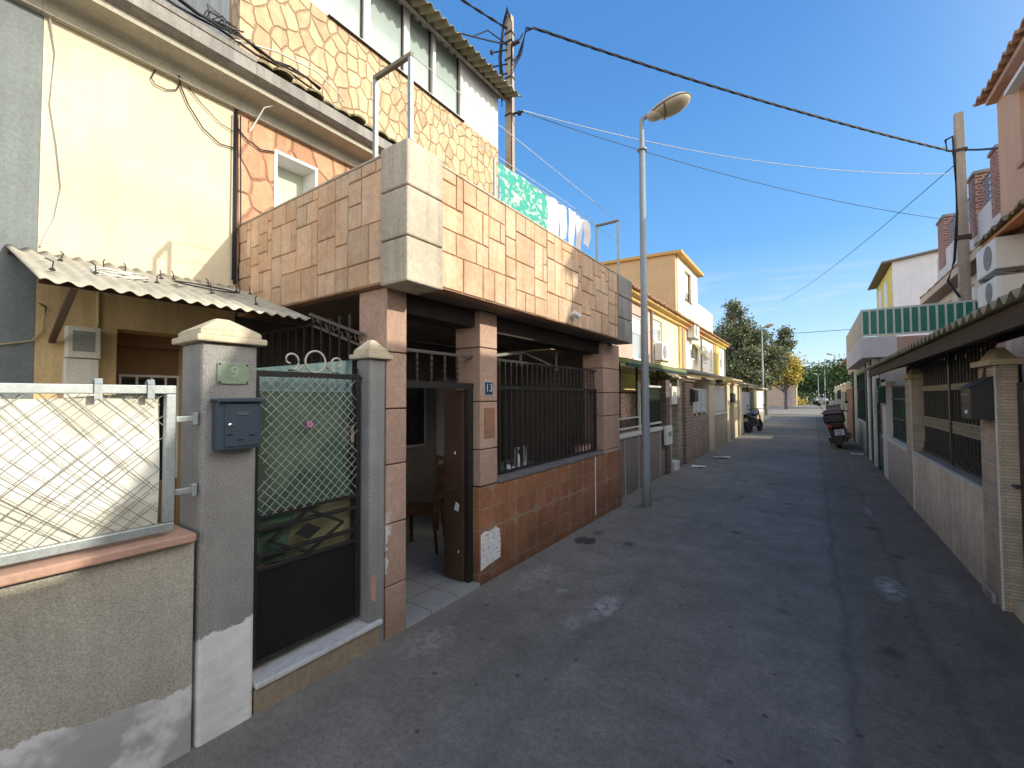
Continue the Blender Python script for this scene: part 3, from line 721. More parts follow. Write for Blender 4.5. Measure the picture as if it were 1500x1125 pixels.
# porch pillars
def porch_pillar(y0, y1, x0, x1, joints):
    for i, (z0, z1) in enumerate(zip(joints, joints[1:])):
        b.box(x0,x1,y0,y1,z0+.005,z1-.005, random.uniform(.88,1.1))
        if i: b.box(x0+.012,x1-.012,y0+.012,y1-.012,z0-.006,z0+.006,.25)
for y0,y1,x0,js in ((2.04,2.225,-2.82,(-.05,.36,.80,1.22,1.62,2.03,2.5)), (3.10,3.36,-2.80,(.885,1.22,1.66,2.16,2.5)), (5.93,6.57,-2.82,(.92,1.42,1.76,2.12,2.5))):
    b = MB(); porch_pillar(y0,y1,x0,XL,js); b.build('porch_pillar', flaking_block if y0 < 2.1 else pink_block, h13, bevel=.012)
b = MB(); b.box(XL-.001,XL+.006,3.155,3.315,1.32,1.60); b.build('plaster_patch', gen('ochre_patch',(.36,.19,.12),(.30,.15,.09),9,bp=.6,bscale=30), h13, bevel=.02)
# tiled low wall
b = MB(); b.box(-2.72,XL-.003,3.09,6.62,-.05,.875); lw = b.build('low_wall', brown_tile, h13, bevel=.004)
b = MB(); rr = random.Random(5)
pts = [(3.105,.13),(3.25,.155),(3.405,.17),(3.41,.30),(3.395,.44),(3.33,.475),(3.25,.455),(3.16,.47),(3.108,.45)]
b.prism(pts,'x',XL-.02,XL-.0005); b.build('bare_plaster_patch', white_plaster, lw)
b = MB()
for i in range(26):
    y, z = rr.uniform(3.13,3.39), rr.uniform(.17,.44); s0 = rr.uniform(.004,.012); b.prism([(y,z),(y+s0,z+s0*.4),(y+s0*.6,z+s0*1.6)],'x',XL-.002,XL+.0015)
b.build('tile_fragment', gen('tile_chip',(.16,.08,.05)), lw)
b = MB(); b.box(-2.74,XL+.012,3.365,5.925,.877,.915); b.build('sill', gen('grey_sill',(.20,.185,.19),(.16,.15,.155),6,blot=.2,bp=.2), lw, bevel=.006)
b = MB(); b.box(-2.738,XL+.008,5.93,6.6,.877,.918); b.build('wall_top', pink_block, lw)
b = MB(); b.box(XL-.002,XL+.001,5.615,5.64,.08,.875); b.build('mortar_line', white_plaster, lw)

# lintels, railing and doorway iron
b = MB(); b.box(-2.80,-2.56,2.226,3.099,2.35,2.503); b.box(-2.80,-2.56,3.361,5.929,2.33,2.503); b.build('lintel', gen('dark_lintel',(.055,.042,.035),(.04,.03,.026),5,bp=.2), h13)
rx_ = -2.62
b = MB()
b.box(rx_-.02,rx_+.02,3.362,5.928,1.78,1.815); b.box(rx_-.012,rx_+.012,3.362,5.928,2.065,2.09); b.box(rx_-.012,rx_+.012,3.362,5.928,.93,.95); b.box(rx_-.015,rx_+.015,5.895,5.928,.951,1.78); b.box(rx_-.015,rx_+.015,3.362,3.385,.951,1.78)
rail = b.build('porch_railing', iron, h13)
y = 3.45
while y < 5.88:
    b = MB(); b.box(rx_-.007,rx_+.007,y-.007,y+.007,.951,1.779)
    pr = [(.006,1.816)]
    for kz in range(8): pr += [(.006+.006*(kz%2),1.83+kz*.03)]
    pr += [(.006,2.064)]
    b.lathe((rx_,y,0),pr,6); b.build('baluster', rust_iron, rail); y += .105
b = MB()
for i in range(34): z = 1.0+i*.0225; b.box(rx_-.022,rx_-.018,3.78,5.89,z,z+.004)
b.build('lattice_screen', dark_metal, rail)
b = MB(); b.bar((-2.85,3.37,2.10),(-2.85,4.35,2.235),.022,.03); b.bar((-2.85,4.35,2.235),(-2.85,5.15,2.10),.016); b.bar((-2.85,4.30,2.08),(-2.85,4.30,2.23),.02); b.bar((-2.85,5.17,2.05),(-2.85,5.17,2.3),.02)
b.build('canopy_frame', gen('grey_pipe',(.30,.30,.29)), h13)
dx = -2.60
b = MB(); b.box(dx-.025,dx+.025,2.226,3.0,1.775,1.83); b.box(dx-.02,dx+.02,2.227,2.262,.03,1.774); b.box(dx-.02,dx+.02,3.03,3.095,.03,1.774)
b.box(dx-.014,dx+.014,2.227,3.095,2.06,2.085); b.box(dx-.024,dx+.024,3.0,3.097,1.776,1.829)
df = b.build('door_frame', iron, h13)
for y in (2.25,2.42,2.58,2.74,2.90):
    b = MB(); pr = [(.011,1.831)]
    for kz in range(9): pr += [(.009+.006*(kz%2),1.84+kz*.025)]
    pr += [(.010,2.06)]
    b.lathe((dx,y,0),pr,8); b.build('baluster', rust_iron, df)
b = MB(); b.box(-2.86,-2.63,3.005,3.045,.045,1.765); dl = b.build('door_leaf', door_wood, h13, bevel=.004)
b = MB()
for x, z, s0 in ((-2.70,.70,.03),(-2.72,1.19,.01),(-2.68,.30,.009)):
    b = MB(); b.prism([(x-s0,z-s0),(x+s0*.7,z-s0*1.3),(x+s0,z+s0*.9),(x-s0*.3,z+s0*1.5)],'y',3.001,3.0045); b.build('flaked_paint', white_plaster, dl)
b = MB(); b.tube([(-2.70,3.0,.86),(-2.70,2.96,.86),(-2.78,2.955,.86)],.008); b.lathe((-2.70,3.004,.80),[(.02,-.006),(.02,0)],10,'y'); b.build('handle', rust_iron, dl)

# porch interior
b = MB(); b.box(XF-.02,XL-.014,2.05,6.55,-.04,.03); b.box(XL-.0141,XL+.004,2.228,3.088,-.04,.03); b.build('porch_floor', floor_tile, h13)
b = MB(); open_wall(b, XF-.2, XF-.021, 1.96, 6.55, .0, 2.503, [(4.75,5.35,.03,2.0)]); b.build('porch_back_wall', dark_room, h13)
b = MB(); b.box(XF-.13,XF-.10,4.76,5.34,.03,1.99); b.build('inner_door', gen('inner_door_white',(.42,.41,.38)), h13)
b = MB(); b.box(XF-.019,XF+.01,3.7,4.5,1.0,1.95); iw = b.build('inner_window', gen('inner_frame',(.32,.30,.27)), h13)
b = MB(); b.box(XF+.0105,XF+.014,3.74,4.08,1.04,1.91); b.box(XF+.0105,XF+.014,4.12,4.46,1.04,1.91); b.build('pane', pane_dark, iw)
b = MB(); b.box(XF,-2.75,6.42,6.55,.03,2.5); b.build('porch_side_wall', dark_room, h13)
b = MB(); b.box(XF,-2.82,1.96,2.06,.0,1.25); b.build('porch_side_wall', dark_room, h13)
gp = thing('partition_grille', 'iron bar grille topped by a sloping scroll band, behind the black gate', 'grille', (-3.7,2.0,1.25))
b = MB()
x = -4.5
while x < -2.85:
    b.box(x-.009,x+.009,1.992,2.008,1.25,2.33 if x > -3.4 else 2.30); x += .125
b.bar((XF+.02,2.0,2.30),(-3.36,2.0,2.30),.02); b.build('bar', iron, gp)
b = MB(); A, B_ = Vector((-3.42,2.0,2.395)), Vector((-2.72,2.0,2.165)); dn = Vector((0,0,-.085))
b.bar(A,B_,.022); b.bar(A+dn,B_+dn,.016)
for i in range(5):
    c = A.lerp(B_,(i+.5)/5)+dn*.5; dr = (B_-A).normalized()
    b.tube(spiral(c,dr,(0,0,1),.05,.012,math.pi*(i%2),math.pi*(i%2)+4.6,16),.005,n=5)
    b.tube(spiral(c+dr*.05,dr,(0,0,1),.034,.01,math.pi*((i+1)%2),math.pi*((i+1)%2)-4.0,12),.005,n=5)
b.build('scroll_band', gen('dusty_iron',(.13,.11,.09),(.1,.085,.07)), gp)

def chair(x, y, rz, label):
    M = Matrix.Translation((x,y,.03)) @ Matrix.Rotation(rz,4,'Z')
    t = thing('wooden_chair', label, 'chair', (x,y,.03))
    b = MB(M); b.box(-.21,.21,-.2,.2,.42,.455); b.build('seat', dark_wood, t, bevel=.01)
    for sx in (-1,1):
        b = MB(M); b.bar((sx*.19,.18,0),(sx*.185,.18,.42),.034); b.build('leg', dark_wood, t)
        b = MB(M); b.tube([(sx*.19,-.22,0),(sx*.19,-.18,.44),(sx*.19,-.24,.95)],.018); b.build('leg', dark_wood, t)
    b = MB(M)
    for z in (.55,.72,.88): b.box(-.175,.175,-.235-(z-.5)*.07,-.215-(z-.5)*.07,z,z+.06)
    for xx in (-.09,0,.09): b.box(xx-.018,xx+.018,-.236,-.222,.6,.9)
    b.build('backrest', dark_wood, t)
chair(-3.62, 3.45, 2.1, 'dark wooden chair seen through the open porch doorway')
chair(-3.9, 4.3, .6, 'dark wooden chair deeper in the porch behind the doorway chair')
tb = thing('porch_table', 'table under a pale grey cloth standing in the dark porch behind the railing', 'table', (-3.5,5.0,.03))
b = MB(); b.box(-3.9,-3.0,4.45,5.6,.70,.735); b.box(-2.999,-2.995,4.44,5.61,.47,.738); b.build('tablecloth', gen('grey_oilcloth',(.20,.23,.24),(.15,.17,.18),3), tb)
for xx in (-3.85,-3.06):
    for yy in (4.5,5.55):
        b = MB(); b.bar((xx,yy,.03),(xx,yy,.70),.045); b.build('leg', dark_wood, tb)
def bottle(x, y, z, h, r, mat, label, cat='bottle', name='spray_bottle'):
    t = thing(name, label, cat, (x,y,z))
    b = MB(); b.lathe((x,y,z),[(r*.9,0),(r,.01),(r,h*.55),(r*.75,h*.68),(r*.35,h*.76),(r*.35,h*.84)],14); b.build('body', mat, t, smooth=True)
    b = MB(); b.box(x-.014,x+.014,y-.035,y+.03,z+h*.84,z+h*.97); b.bar((x,y-.03,z+h*.84),(x,y-.045,z+h*.70),.01); b.build('trigger', plastic_white, t, bevel=.004)
bottle(-2.66,3.93,.915,.25,.032,gen('frosted_plastic',(.62,.64,.66),rough=.3),'white spray bottle standing on the grey sill behind the porch bars')
t = thing('squeegee', 'white squeegee handle leaning on the bars beside the spray bottle', 'cleaning tool', (-2.66,4.10,.915))
b = MB(); b.bar((-2.66,4.10,.94),(-2.65,4.12,1.16),.022,.014); b.bar((-2.66,4.07,.94),(-2.66,4.07,1.16),.012); b.build('handle', plastic_white, t, bevel=.003)
b = MB(); b.box(-2.68,-2.65,4.03,4.16,.916,.94); b.build('head', plastic_white, t, bevel=.003)
b = MB(); b.ellipsoid((-2.655,3.76,.955),(.04,.06,.038),10,6); b.ellipsoid((-2.65,3.82,.94),(.03,.05,.024),10,6); b.build('crumpled_rag', m_cloth('rag',(.6,.6,.6),(.45,.47,.5),20), smooth=True, label='crumpled white rag on the sill left of the spray bottle', cat='rag')
pt = thing('flower_box', 'terracotta flower box with small green plant at the far end of the porch sill', 'planter', (-2.67,5.62,.915))
b = MB(); b.frustum(-2.68,5.60,.045,.16,.916,.055,.18,1.02); b.build('box', terracotta, pt, bevel=.005)
b = MB(); rr = random.Random(2)
for i in range(120):
    c = Vector((-2.68+rr.uniform(-.05,.05),5.6+rr.uniform(-.17,.17),1.03+rr.uniform(0,.11))); a = rr.uniform(0,6.3); l = .03
    d = Vector((math.cos(a),math.sin(a),rr.uniform(-.2,.8)))*l; e = Vector((-d.y,d.x,0)).normalized()*.012
    b.quad(c-e*.2,c+d*.5-e,c+d,c+d*.5+e,rr.random())
b.build('leaves', m_leaf('plant_leaf',(.03,.07,.02),(.07,.13,.04)), pt)

pl = thing('house_number_plate', 'small dark blue enamel plate with number 13 on the pink porch pillar', 'house number', (XL+.004,3.22,1.71))
b = MB(); b.box(XL+.001,XL+.006,3.155,3.285,1.715,1.85); b.build('rim', gen('enamel_rim',(.5,.52,.55)), pl)
b = MB(); b.box(XL+.0061,XL+.009,3.163,3.277,1.724,1.841); b.build('plate', enamel_blue, pl, bevel=.001)
b = MB(); b.text('13', .105, (XL+.0098,3.222,1.785), (0,1,0), (0,0,1), .0006); b.build('number', gen('enamel_white',(.62,.68,.74)), pl)
sc_ = thing('security_camera', 'small white tube lamp fixed low on the shaded end of the orange stone parapet', 'wall lamp', (-2.17,4.36,2.6))
b = MB(); b.lathe((-2.215,4.36,2.61),[(.03,0),(.03,.012),(.012,.016),(.012,.05)],12,'x'); b.build('mount', plastic_white, sc_)
b = MB(); b.tube([(-2.17,4.33,2.635),(-2.14,4.42,2.60)],[.026,.034],n=12); b.build('housing', plastic_white, sc_, smooth=False)

# ---- washing line frames and washing
def line_frame(x0, x1, y, zb0, zb1, zt, label):
    t = thing('drying_rack', label, 'drying rack', ((x0+x1)/2,y,zb1))
    for x, zb in ((x0,zb0),(x1,zb1)):
        b = MB(); b.bar((x,y,zb),(x,y,zt-.018),.028,.028,up=(0,1,0)); b.build('post', galv, t)
    b = MB(); b.bar((x0-.015,y,zt),(x1+.015,y,zt+.0),.03,.028); b.build('crossbar', gen('rusty_pipe',(.22,.18,.12),(.3,.26,.2),9), t)
line_frame(-2.575,-2.205,1.99,3.42,3.44,4.03,'grey steel washing line frame on the near corner of the terrace parapet')
line_frame(-2.60,-2.27,5.98,3.40,3.42,4.24,'thin grey washing line frame at the far end of the terrace parapet')
for i, (x0, x1) in enumerate(((-2.21,-2.29),(-2.56,-2.57))):
    b = MB(); b.tube(sag((x0,2.0,4.045),(x1,5.98,4.255),.0),.0035,n=5); b.build('washing_line', cable_white, label=['white washing line nearer the street, stretched between the two terrace frames','white washing line nearer the house, stretched between the two terrace frames'][i], cat='washing line')
b = MB(); b.tube(sag((-2.30,3.08,3.82),(-2.29,5.98,3.96),.0),.003,n=5); b.bar((-2.30,3.06,3.40),(-2.30,3.06,3.84),.02); b.build('washing_line', cable_white, label='low white washing line carrying the towel and white clothes along the parapet', cat='washing line')
def hang(y0, y1, ztop, drop, mat, name, label, cat, seed, fold=.02, x=-2.295):
    rr = random.Random(seed); p1, p2 = rr.uniform(0,6), rr.uniform(0,6); k_ = rr.uniform(14,24)
    def fn(u, v):
        y = y0+(y1-y0)*u; z = 3.82+(y-3.08)*.0483+ztop
        return (x+fold*(1-v*.2)*math.sin(y*k_+p1+v*.8)*(v*.8+.2)+.008*math.sin(v*5+u*7+p2), y+.012*math.sin(v*6+p2)*v, z-v*(drop+.025*math.sin(u*5+p1)))
    b = MB(); b.grid(fn, 26, 12); return b.build(name, mat, smooth=True, label=label, cat=cat)
tw = m_cloth('turquoise_print_cloth', (.08,.46,.38), (.62,.74,.68), 15, (.52,.60), through=.3)
wc = m_cloth('white_washing', (.88,.88,.90), (.80,.81,.84), 6, through=.3)
hang(3.12,3.99,0,.46,tw,'towel','turquoise and white printed cloth hanging over the orange stone parapet','cloth',1,.015)
for i, (a_, c_, d_, lb) in enumerate(((4.0,4.24,.42,'white cloth hanging right next to the turquoise printed cloth'),(4.25,4.46,.40,'second white garment from the turquoise cloth on the parapet washing line'),(4.47,4.66,.42,'middle white garment of the five on the parapet washing line'),(4.67,4.86,.40,'fourth white garment from the turquoise cloth on the parapet washing line'),(4.87,5.08,.38,'white garment farthest from the turquoise cloth, at the end of the washing'))):
    hang(a_,c_-.005,[0,-.015,.0,-.02,-.01][i],d_+[.06,-.02,.09,.03,-.04][i],wc,'garment',lb,'garment',20+i,.034)['group'] = 'white garments on the washing line'
# ================================================================== street lamp, poles and wires
def street_lamp(x, y, label, k=1.0, rz=0, detail=True):
    M = Matrix.Translation((x,y,0)) @ Matrix.Rotation(rz,4,'Z') @ Matrix.Scale(k,4)
    t = thing('street_lamp', label, 'street lamp', (x,y,0))
    b = MB(M); b.lathe((0,0,0),[(.066,-.05),(.066,.55),(.062,.58),(.056,2.2),(.046,5.62)],20); b.build('pole', lamp_grey, t, smooth=True)
    if detail:
        b = MB(M); b.lathe((0,0,5.60),[(.075,0),(.075,.025)],16); b.build('collar', lamp_grey, t)
    b = MB(M); b.tube([(0,0,5.62),(0,0,6.07),(.02,0,6.115),(.07,0,6.135),(.22,0,6.175)],.036,n=12); b.build('arm', lamp_grey, t, smooth=False)
    # hood: flattened shell whose rim lies in a plane tilted up along the arm
    ax = Vector((.96,0,.27)).normalized(); sd = Vector((0,1,0)); up = sd.cross(ax)*-1
    if up.z < 0: up = -up
    c = Vector((.40,0,6.20))
    def shell(u, v, top):
        a = u*2*math.pi; q = v*math.pi/2; l = .32*math.cos(q)**.8*math.cos(a); wv = .215*math.cos(q)**.8*math.sin(a)*(1+.18*math.cos(a))
        return c + ax*(l+.02) + sd*wv + up*((.115 if top else -.085)*math.sin(q))
    b = MB(M); b.grid(lambda u,v: shell(u,v,True), 28, 8); b.build('hood', lamp_head, t, smooth=True)
    b = MB(M); b.grid(lambda u,v: shell(u,v,False)*1.0 if True else None, 28, 8); b.build('lens', lamp_glass, t, smooth=True)
    if detail:
        b = MB(M); b.tube([shell(i/28,0,True)+up*.004 for i in range(28)],.012,n=6,closed=True); b.build('rim', gen('rim_brown',(.20,.16,.12)), t, smooth=True)
        b = MB(M); b.ellipsoid((.20,.0,6.13),(.13,.12,.075),16,8); b.build('neck', lamp_head, t, smooth=True)
        b = MB(M); b.tube([c+ax*-.07+sd*(.205*math.cos(i*math.pi/14))+up*(-.088*math.sin(i*math.pi/14)) for i in range(15)],.009,n=6); b.build('seam', gen('seam_dark',(.10,.085,.07)), t)
    return t
street_lamp(-2.155, 6.76, 'tall grey street lamp with tilted oval head standing just past the tiled porch wall', rz=R(16))
street_lamp(-2.88, 34.9, 'distant street lamp at the far left end, before the green trees', 1.06, 0)

def pole(x, y, z0, z1, r0, r1, label, square=True):
    t = thing('utility_pole', label, 'utility pole', (x,y,z0))
    b = MB()
    if square: b.frustum(x,y,r0,r0*.8,z0,r1,r1*.8,z1)
    else: b.lathe((x,y,z0),[(r0,0),(r1,z1-z0)],12)
    b.build('post', pole_concrete, t, bevel=.008)
    return t
lp = Vector((-4.52,6.5,0)); PT = 8.8
pL = pole(lp.x, lp.y, 0, PT, .085, .062, 'concrete utility pole with bundled wires and insulators rising behind the white washing')
for i, (z, dy, ln) in enumerate(((8.15,-.1,.30),(7.88,-.1,.30),(7.70,-.06,.30),(7.52,-.06,.22))):
    b = MB(); q = lp + Vector((-.02,-.05,z)); e = q + Vector((-ln*.8,-ln*.55,-.06))
    b.tube([q,e],.014,n=6); b.lathe(tuple(e),[(.02,-.03),(.032,-.01),(.032,.03),(.016,.05)],10); b.build('insulator', cable_black, pL)
b = MB(); b.box(lp.x-.02,lp.x+.22,lp.y-.03,lp.y+.03,8.22,8.26); b.tube([lp+Vector((.2,0,8.24)),lp+Vector((.30,0,8.34))],.012); b.build('bracket', rust_iron, pL)
b = MB()
for z in (8.45,8.28,7.95,7.6,6.9): b.box(lp.x-.078,lp.x+.078,lp.y-.065,lp.y+.065,z,z+.03)
b.build('clamp_band', rust_iron, pL)
b = MB()
for i in range(5):
    a = .3+i*.12; b.tube([lp+Vector((-.09-.01*i,-.07,7.5-.1*i)),lp+Vector((-.13,-.09-.02*i,8.0)),lp+Vector((-.08,-.09,8.5+.05*i)),lp+Vector((.0,-.08,8.82+.03*i)),lp+Vector((.09,-.07,8.6)),lp+Vector((.10,-.07,8.2-.1*i))],.009,n=5)
for i in range(4): b.tube([lp+Vector((.08,-.05,7.85-.07*i)),lp+Vector((.2+.03*i,-.03,7.95)),lp+Vector((.36,0,8.34+.03*i)),lp+Vector((.5,.02,8.34))],.009,n=5)
b.tube([lp+Vector((.075,-.06,8.2)),lp+Vector((.08,-.065,6.6)),lp+Vector((.08,-.065,4.5))],.010,n=5)
b.build('wire_loop', cable_black, pL, smooth=True)
b = MB(); b.tube([lp+Vector((.07,0,6.93)),lp+Vector((.28,.02,6.90))],.02); b.lathe(tuple(lp+Vector((.2,.015,6.9))),[(.035,-.03),(.035,.03)],10); b.build('wire_anchor', cable_black, pL)

rp = Vector((2.85,13.8,0))
pR = pole(rp.x, rp.y, 2.96, 8.12, .10, .075, 'concrete utility pole standing before the white terrace on the right')
b = MB(); b.tube([rp+Vector(q) for q in ((-.1,-.05,7.27),(-.22,-.06,7.3),(-.24,-.06,7.55),(-.12,-.06,7.6),(-.1,-.06,7.0),(-.09,-.06,5.8),(-.16,-.06,4.75),(-.28,-.07,4.3),(-.10,-.09,3.9))],.026,n=6); b.build('riser_cable', cable_black, pR, smooth=True)
b = MB(); b.box(rp.x-.11,rp.x+.11,rp.y-.09,rp.y+.09,7.22,7.28); b.box(rp.x-.12,rp.x+.12,rp.y-.1,rp.y+.1,5.2,5.3); b.build('clamp_band', rust_iron, pR)

def cable(pts, r, mat, label, n=5, name='overhead_cable'):
    b = MB(); b.tube(pts, r, n=n); return b.build(name, mat, smooth=True, label=label, cat='cable')
b = MB(); A, B_ = lp+Vector((.5,.02,8.36)), rp+Vector((-.1,-.05,7.24)); P = sag(A,B_,.12,60)
for k_ in range(3): b.tube([p+Vector((0,.016*math.cos(i*1.3+k_*2.1),.016*math.sin(i*1.3+k_*2.1))) for i, p in enumerate(P)],.014,n=5)
b.build('overhead_cable', cable_black, smooth=True, label='thick twisted black cable bundle slung across the alley between the two utility poles', cat='cable')
cable(sag(rp+Vector((.1,-.05,7.22)),(2.62,10.02,5.62),.02),.022,cable_black,'short black cable running from the right pole to the peach house')
b = MB(); A, B_ = Vector((lp.x-2.2,lp.y-2.1,10.25)), lp+Vector((-.02,-.05,8.55)); P = sag(A,B_,.05,30)
for k_ in range(2): b.tube([p+Vector((.013*math.cos(i*1.3+k_*3.1),0,.013*math.sin(i*1.3+k_*3.1))) for i, p in enumerate(P)],.013,n=5)
b.build('overhead_cable', cable_black, smooth=True, label='black cable coming over the corrugated gallery roof down to the top of the left pole', cat='cable')
b = MB(); P = sag(lp+Vector((-.02,-.05,8.25)),(XF-.6,4.9,7.95),.03,12); b.tube(P,.014,n=5); b.tube([lp+Vector((-.02,-.04,8.25)),lp+Vector((-.25,-.35,8.42)),lp+Vector((-.4,-.6,8.2)),P[8]],.012,n=5)
b.build('overhead_cable', cable_black, smooth=True, label='short black cable from the left pole to the corrugated gallery roof', cat='cable')
cable(sag(lp+Vector((.28,.02,6.92)),rp+Vector((-.1,-.06,6.73)),.34,30),.007,cable_white,'thin pale wire, upper of the two thin wires crossing the alley')
cable(sag(lp+Vector((.28,.02,6.89)),(2.9,15.0,6.05),.25,30),.0065,gen('blue_grey_wire',(.10,.13,.18)),'thin dark wire, lower of the two thin wires crossing the alley')
cable(sag(rp+Vector((-.12,-.05,6.92)),(-1.9,40.0,9.2),.3,30),.010,gen('slack_wire',(.08,.10,.13)),'thin dark wire dropping from the right pole away over the alley')
for z, lb in ((9.0,'upper distant wire crossing the sky beyond the alley'),(5.3,'lower distant wire crossing beyond the alley')):
    cable(sag((-30,62,z+1),(30,62,z+.6),.6),.03,cable_black,lb)
# loose wires on the house fronts
def wire(pts, r, mat, label): return cable(pts, r, mat, label, 5, 'wall_cable')
b = MB(); x = XF+.02
b.tube([(x,1.93,2.82),(x,1.925,4.0),(x,1.92,4.55)],.014,n=5); b.tube([(x+.02,1.90,2.85),(x+.02,1.90,4.5)],.008,n=5); b.tube([(x+.01,1.96,2.85),(x+.015,1.97,3.4),(x+.01,1.955,4.5)],.006,n=5)
b.build('wall_cable', cable_black, smooth=True, label='bundle of black cables running down the corner between cream and orange walls', cat='cable')
wire([(x,1.92,4.16),(x,1.78,4.14),(x,1.64,4.22),(x,1.52,4.38),(x,1.46,4.52),(x+.05,1.43,4.57)],.006,cable_black,'thin black wire drooping from the cornice to the corner cable on the cream wall')
wire([(x,1.28,4.56),(x,1.25,4.46),(x,1.28,4.42),(x,1.36,4.42),(x,1.43,4.46),(x,1.46,4.54)],.005,cable_black,'small loop of black wire hanging under the cornice on the cream wall')
wire([(x,1.9,4.32),(x,1.78,4.34),(x,1.62,4.45),(x,1.52,4.54)],.004,cable_black,'fine dark wire drooping just below the cornice near the corner cable')
wire([(x,2.30,4.30),(x,2.15,4.26),(x,2.02,4.30),(x,1.93,4.38)],.006,cable_black,'dark wire loop across the orange stone wall beside the small white window')
wire([(x,.64,4.56),(x,.68,4.3),(x,.66,3.9),(x,.70,3.6),(x,.73,3.3),(x,.70,3.05),(x,.63,2.82)],.006,cable_white,'white cable meandering down the left edge of the cream wall')
b = MB()
for k_, (zz, am) in enumerate(((5.0,.02),(5.02,.03),(4.98,.015))):
    b.tube([(XF+.40-.02*k_, .5+i*.16, zz+am*math.sin(i*1.7+k_)) for i in range(14)],.011,n=5)
for k_ in range(7): b.tube([(XF+.36,1.5+.02*k_,5.0),(XF+.40,1.52+.03*k_*(k_%3),5.06+.02*(k_%4)),(XF+.42,1.62+.03*k_,5.05),(XF+.40,1.7,4.98)],.005,n=4)
b.build('eave_cable', cable_black, smooth=True, label='untidy black cables lying along the mossy eave of the cream house', cat='cable')
wire([(XF+.36,1.75,4.98),(XF+.44,2.1,5.06),(XF+.44,2.5,5.12),(XF+.42,2.78,5.06),(XF+.41,2.84,5.0),(XF+.36,2.75,4.93),(XF+.34,2.45,4.85),(XF+.2,2.1,4.6),(XF+.03,2.05,4.4)],.008,cable_white,'white cable looping along the eave and down across the orange wall')

# ================================================================== left row beyond house thirteen
X3 = -2.68
pale_tile = gen('pale_wall_tile', (.27,.235,.20), (.22,.19,.165), 3, rough=.5, blot=.2, dirt=.2)
white_line = gen('white_grout', (.55,.53,.50))
cap_white = gen('white_capping', (.66,.65,.62), (.58,.57,.54), 4, blot=.15)
brick_pink = coursed('pink_split_brick', (.36,.235,.19), (.28,.185,.155), (.42,.36,.31), .36, .085, .012)
pillar_stone = coursed('olive_split_stone', (.34,.29,.20), (.27,.225,.16), (.38,.34,.27), .20, .12, .012)
yard_white = gen('white_yard_wall', (.80,.77,.68), (.72,.69,.60), 3, dirt=.25, blot=.1)
yard_tan = gen('tan_yard_wall', (.45,.385,.28), (.38,.325,.24), 3, dirt=.25, blot=.15, bp=.2)
yard_cream = gen('cream_yard_pillar', (.70,.60,.41), (.62,.53,.37), 3, dirt=.25, blot=.1)
deep_green = gen('dark_green_paint', (.018,.05,.042), (.02,.06,.05), 4, rough=.5)

def front(name, label, y0, y1, zt, mat, cap=None, x=X3, th=.18, seams=None):
    t = thing(name, label, 'wall', (x-th/2,(y0+y1)/2,0))
    b = MB(); b.box(x-th,x,y0,y1,-.05,zt); b.build('wall', mat, t, bevel=.006)
    if seams:
        b = MB()
        for y in seams: b.box(x-.002,x+.002,y-.012,y+.012,0,zt-.002)
        b.build('joint', white_line, t)
    if cap:
        b = MB(); b.box(x-th-.02,x+.03,y0,y1,zt+.001,zt+.06); b.build('coping', cap, t, bevel=.008)
    return t
def pillar(label, y0, y1, zt, mat, x=X3, dep=.32, cap=None, proud=.03, sgn=1):
    t = thing('gate_pillar', label, 'gate pillar', (x,(y0+y1)/2,0))
    xa, xb = (x-dep, x+proud) if sgn > 0 else (x-proud, x+dep)
    b = MB(); b.box(xa,xb,y0,y1,-.05,zt); b.build('shaft', mat, t, bevel=.01)
    b = MB(); b.box(xa-.04,xb+.04,y0-.04,y1+.04,zt+.001,zt+.05); b.frustum((xa+xb)/2,(y0+y1)/2,(xb-xa)/2,(y1-y0)/2,zt+.05,(xb-xa)/5,(y1-y0)/5,zt+.15); b.build('cap', cap or mat, t, bevel=.006)
    return t
front('yard_wall','grey-brown tiled yard wall with pale joints behind the street lamp',6.66,9.72,.985,pale_tile,cap_white,seams=(7.27,7.98,9.35))
mp = thing('mesh_fence', 'dark mesh fence panel with pale rails above the grey-brown yard wall', 'fence', (X3-.08,8.9,1.1))
b = MB(); b.box(X3-.10,X3-.06,8.32,9.70,1.12,1.16); b.box(X3-.10,X3-.06,8.32,9.70,1.89,1.93); b.box(X3-.10,X3-.06,8.26,8.31,1.06,2.0); b.box(X3-.10,X3-.06,6.7,8.255,1.12,1.15); b.box(X3-.09,X3-.07,6.7,8.255,1.30,1.325); b.build('frame', cap_white, mp)
b = MB(); chainlink(b, lambda u,v: (X3-.08,8.32+u,1.16+v), 1.37,.73,.05,.005,0,3); chainlink(b, lambda u,v: (X3-.08,6.7+u,1.15+v), 1.55,.15,.04,.005,0,4); b.build('mesh', gen('green_mesh',(.05,.065,.05)), mp)
b = MB(); b.box(X3-.14,X3-.12,8.33,9.69,1.17,1.88); b.build('screen', gen('dark_green_screen',(.045,.055,.04),(.06,.07,.05),6), mp)
cu_ = thing('porch_curtain', 'orange and white patterned curtain behind the far yard wall left of the lamp', 'curtain', (-3.3,8,1.0))
b = MB(); b.grid(lambda u,v: (-2.98+.03*math.sin(u*40),7.0+1.25*u,1.05+.72*v),60,4); b.build('cloth', m_cloth('orange_print',(.72,.38,.22),(.80,.66,.54),14), cu_, smooth=True)
b = MB(); b.grid(lambda u,v: (-2.99+.03*math.sin(u*50),8.28+1.4*u,1.05+.70*v),60,4); b.build('lace', m_cloth('lace',(.82,.74,.64),(.6,.5,.42),18), cu_, smooth=True)
b = MB(); b.tube([(-2.97,6.95,1.79),(-2.97,9.72,1.77)],.02); b.build('rail', dark_wood, cu_)
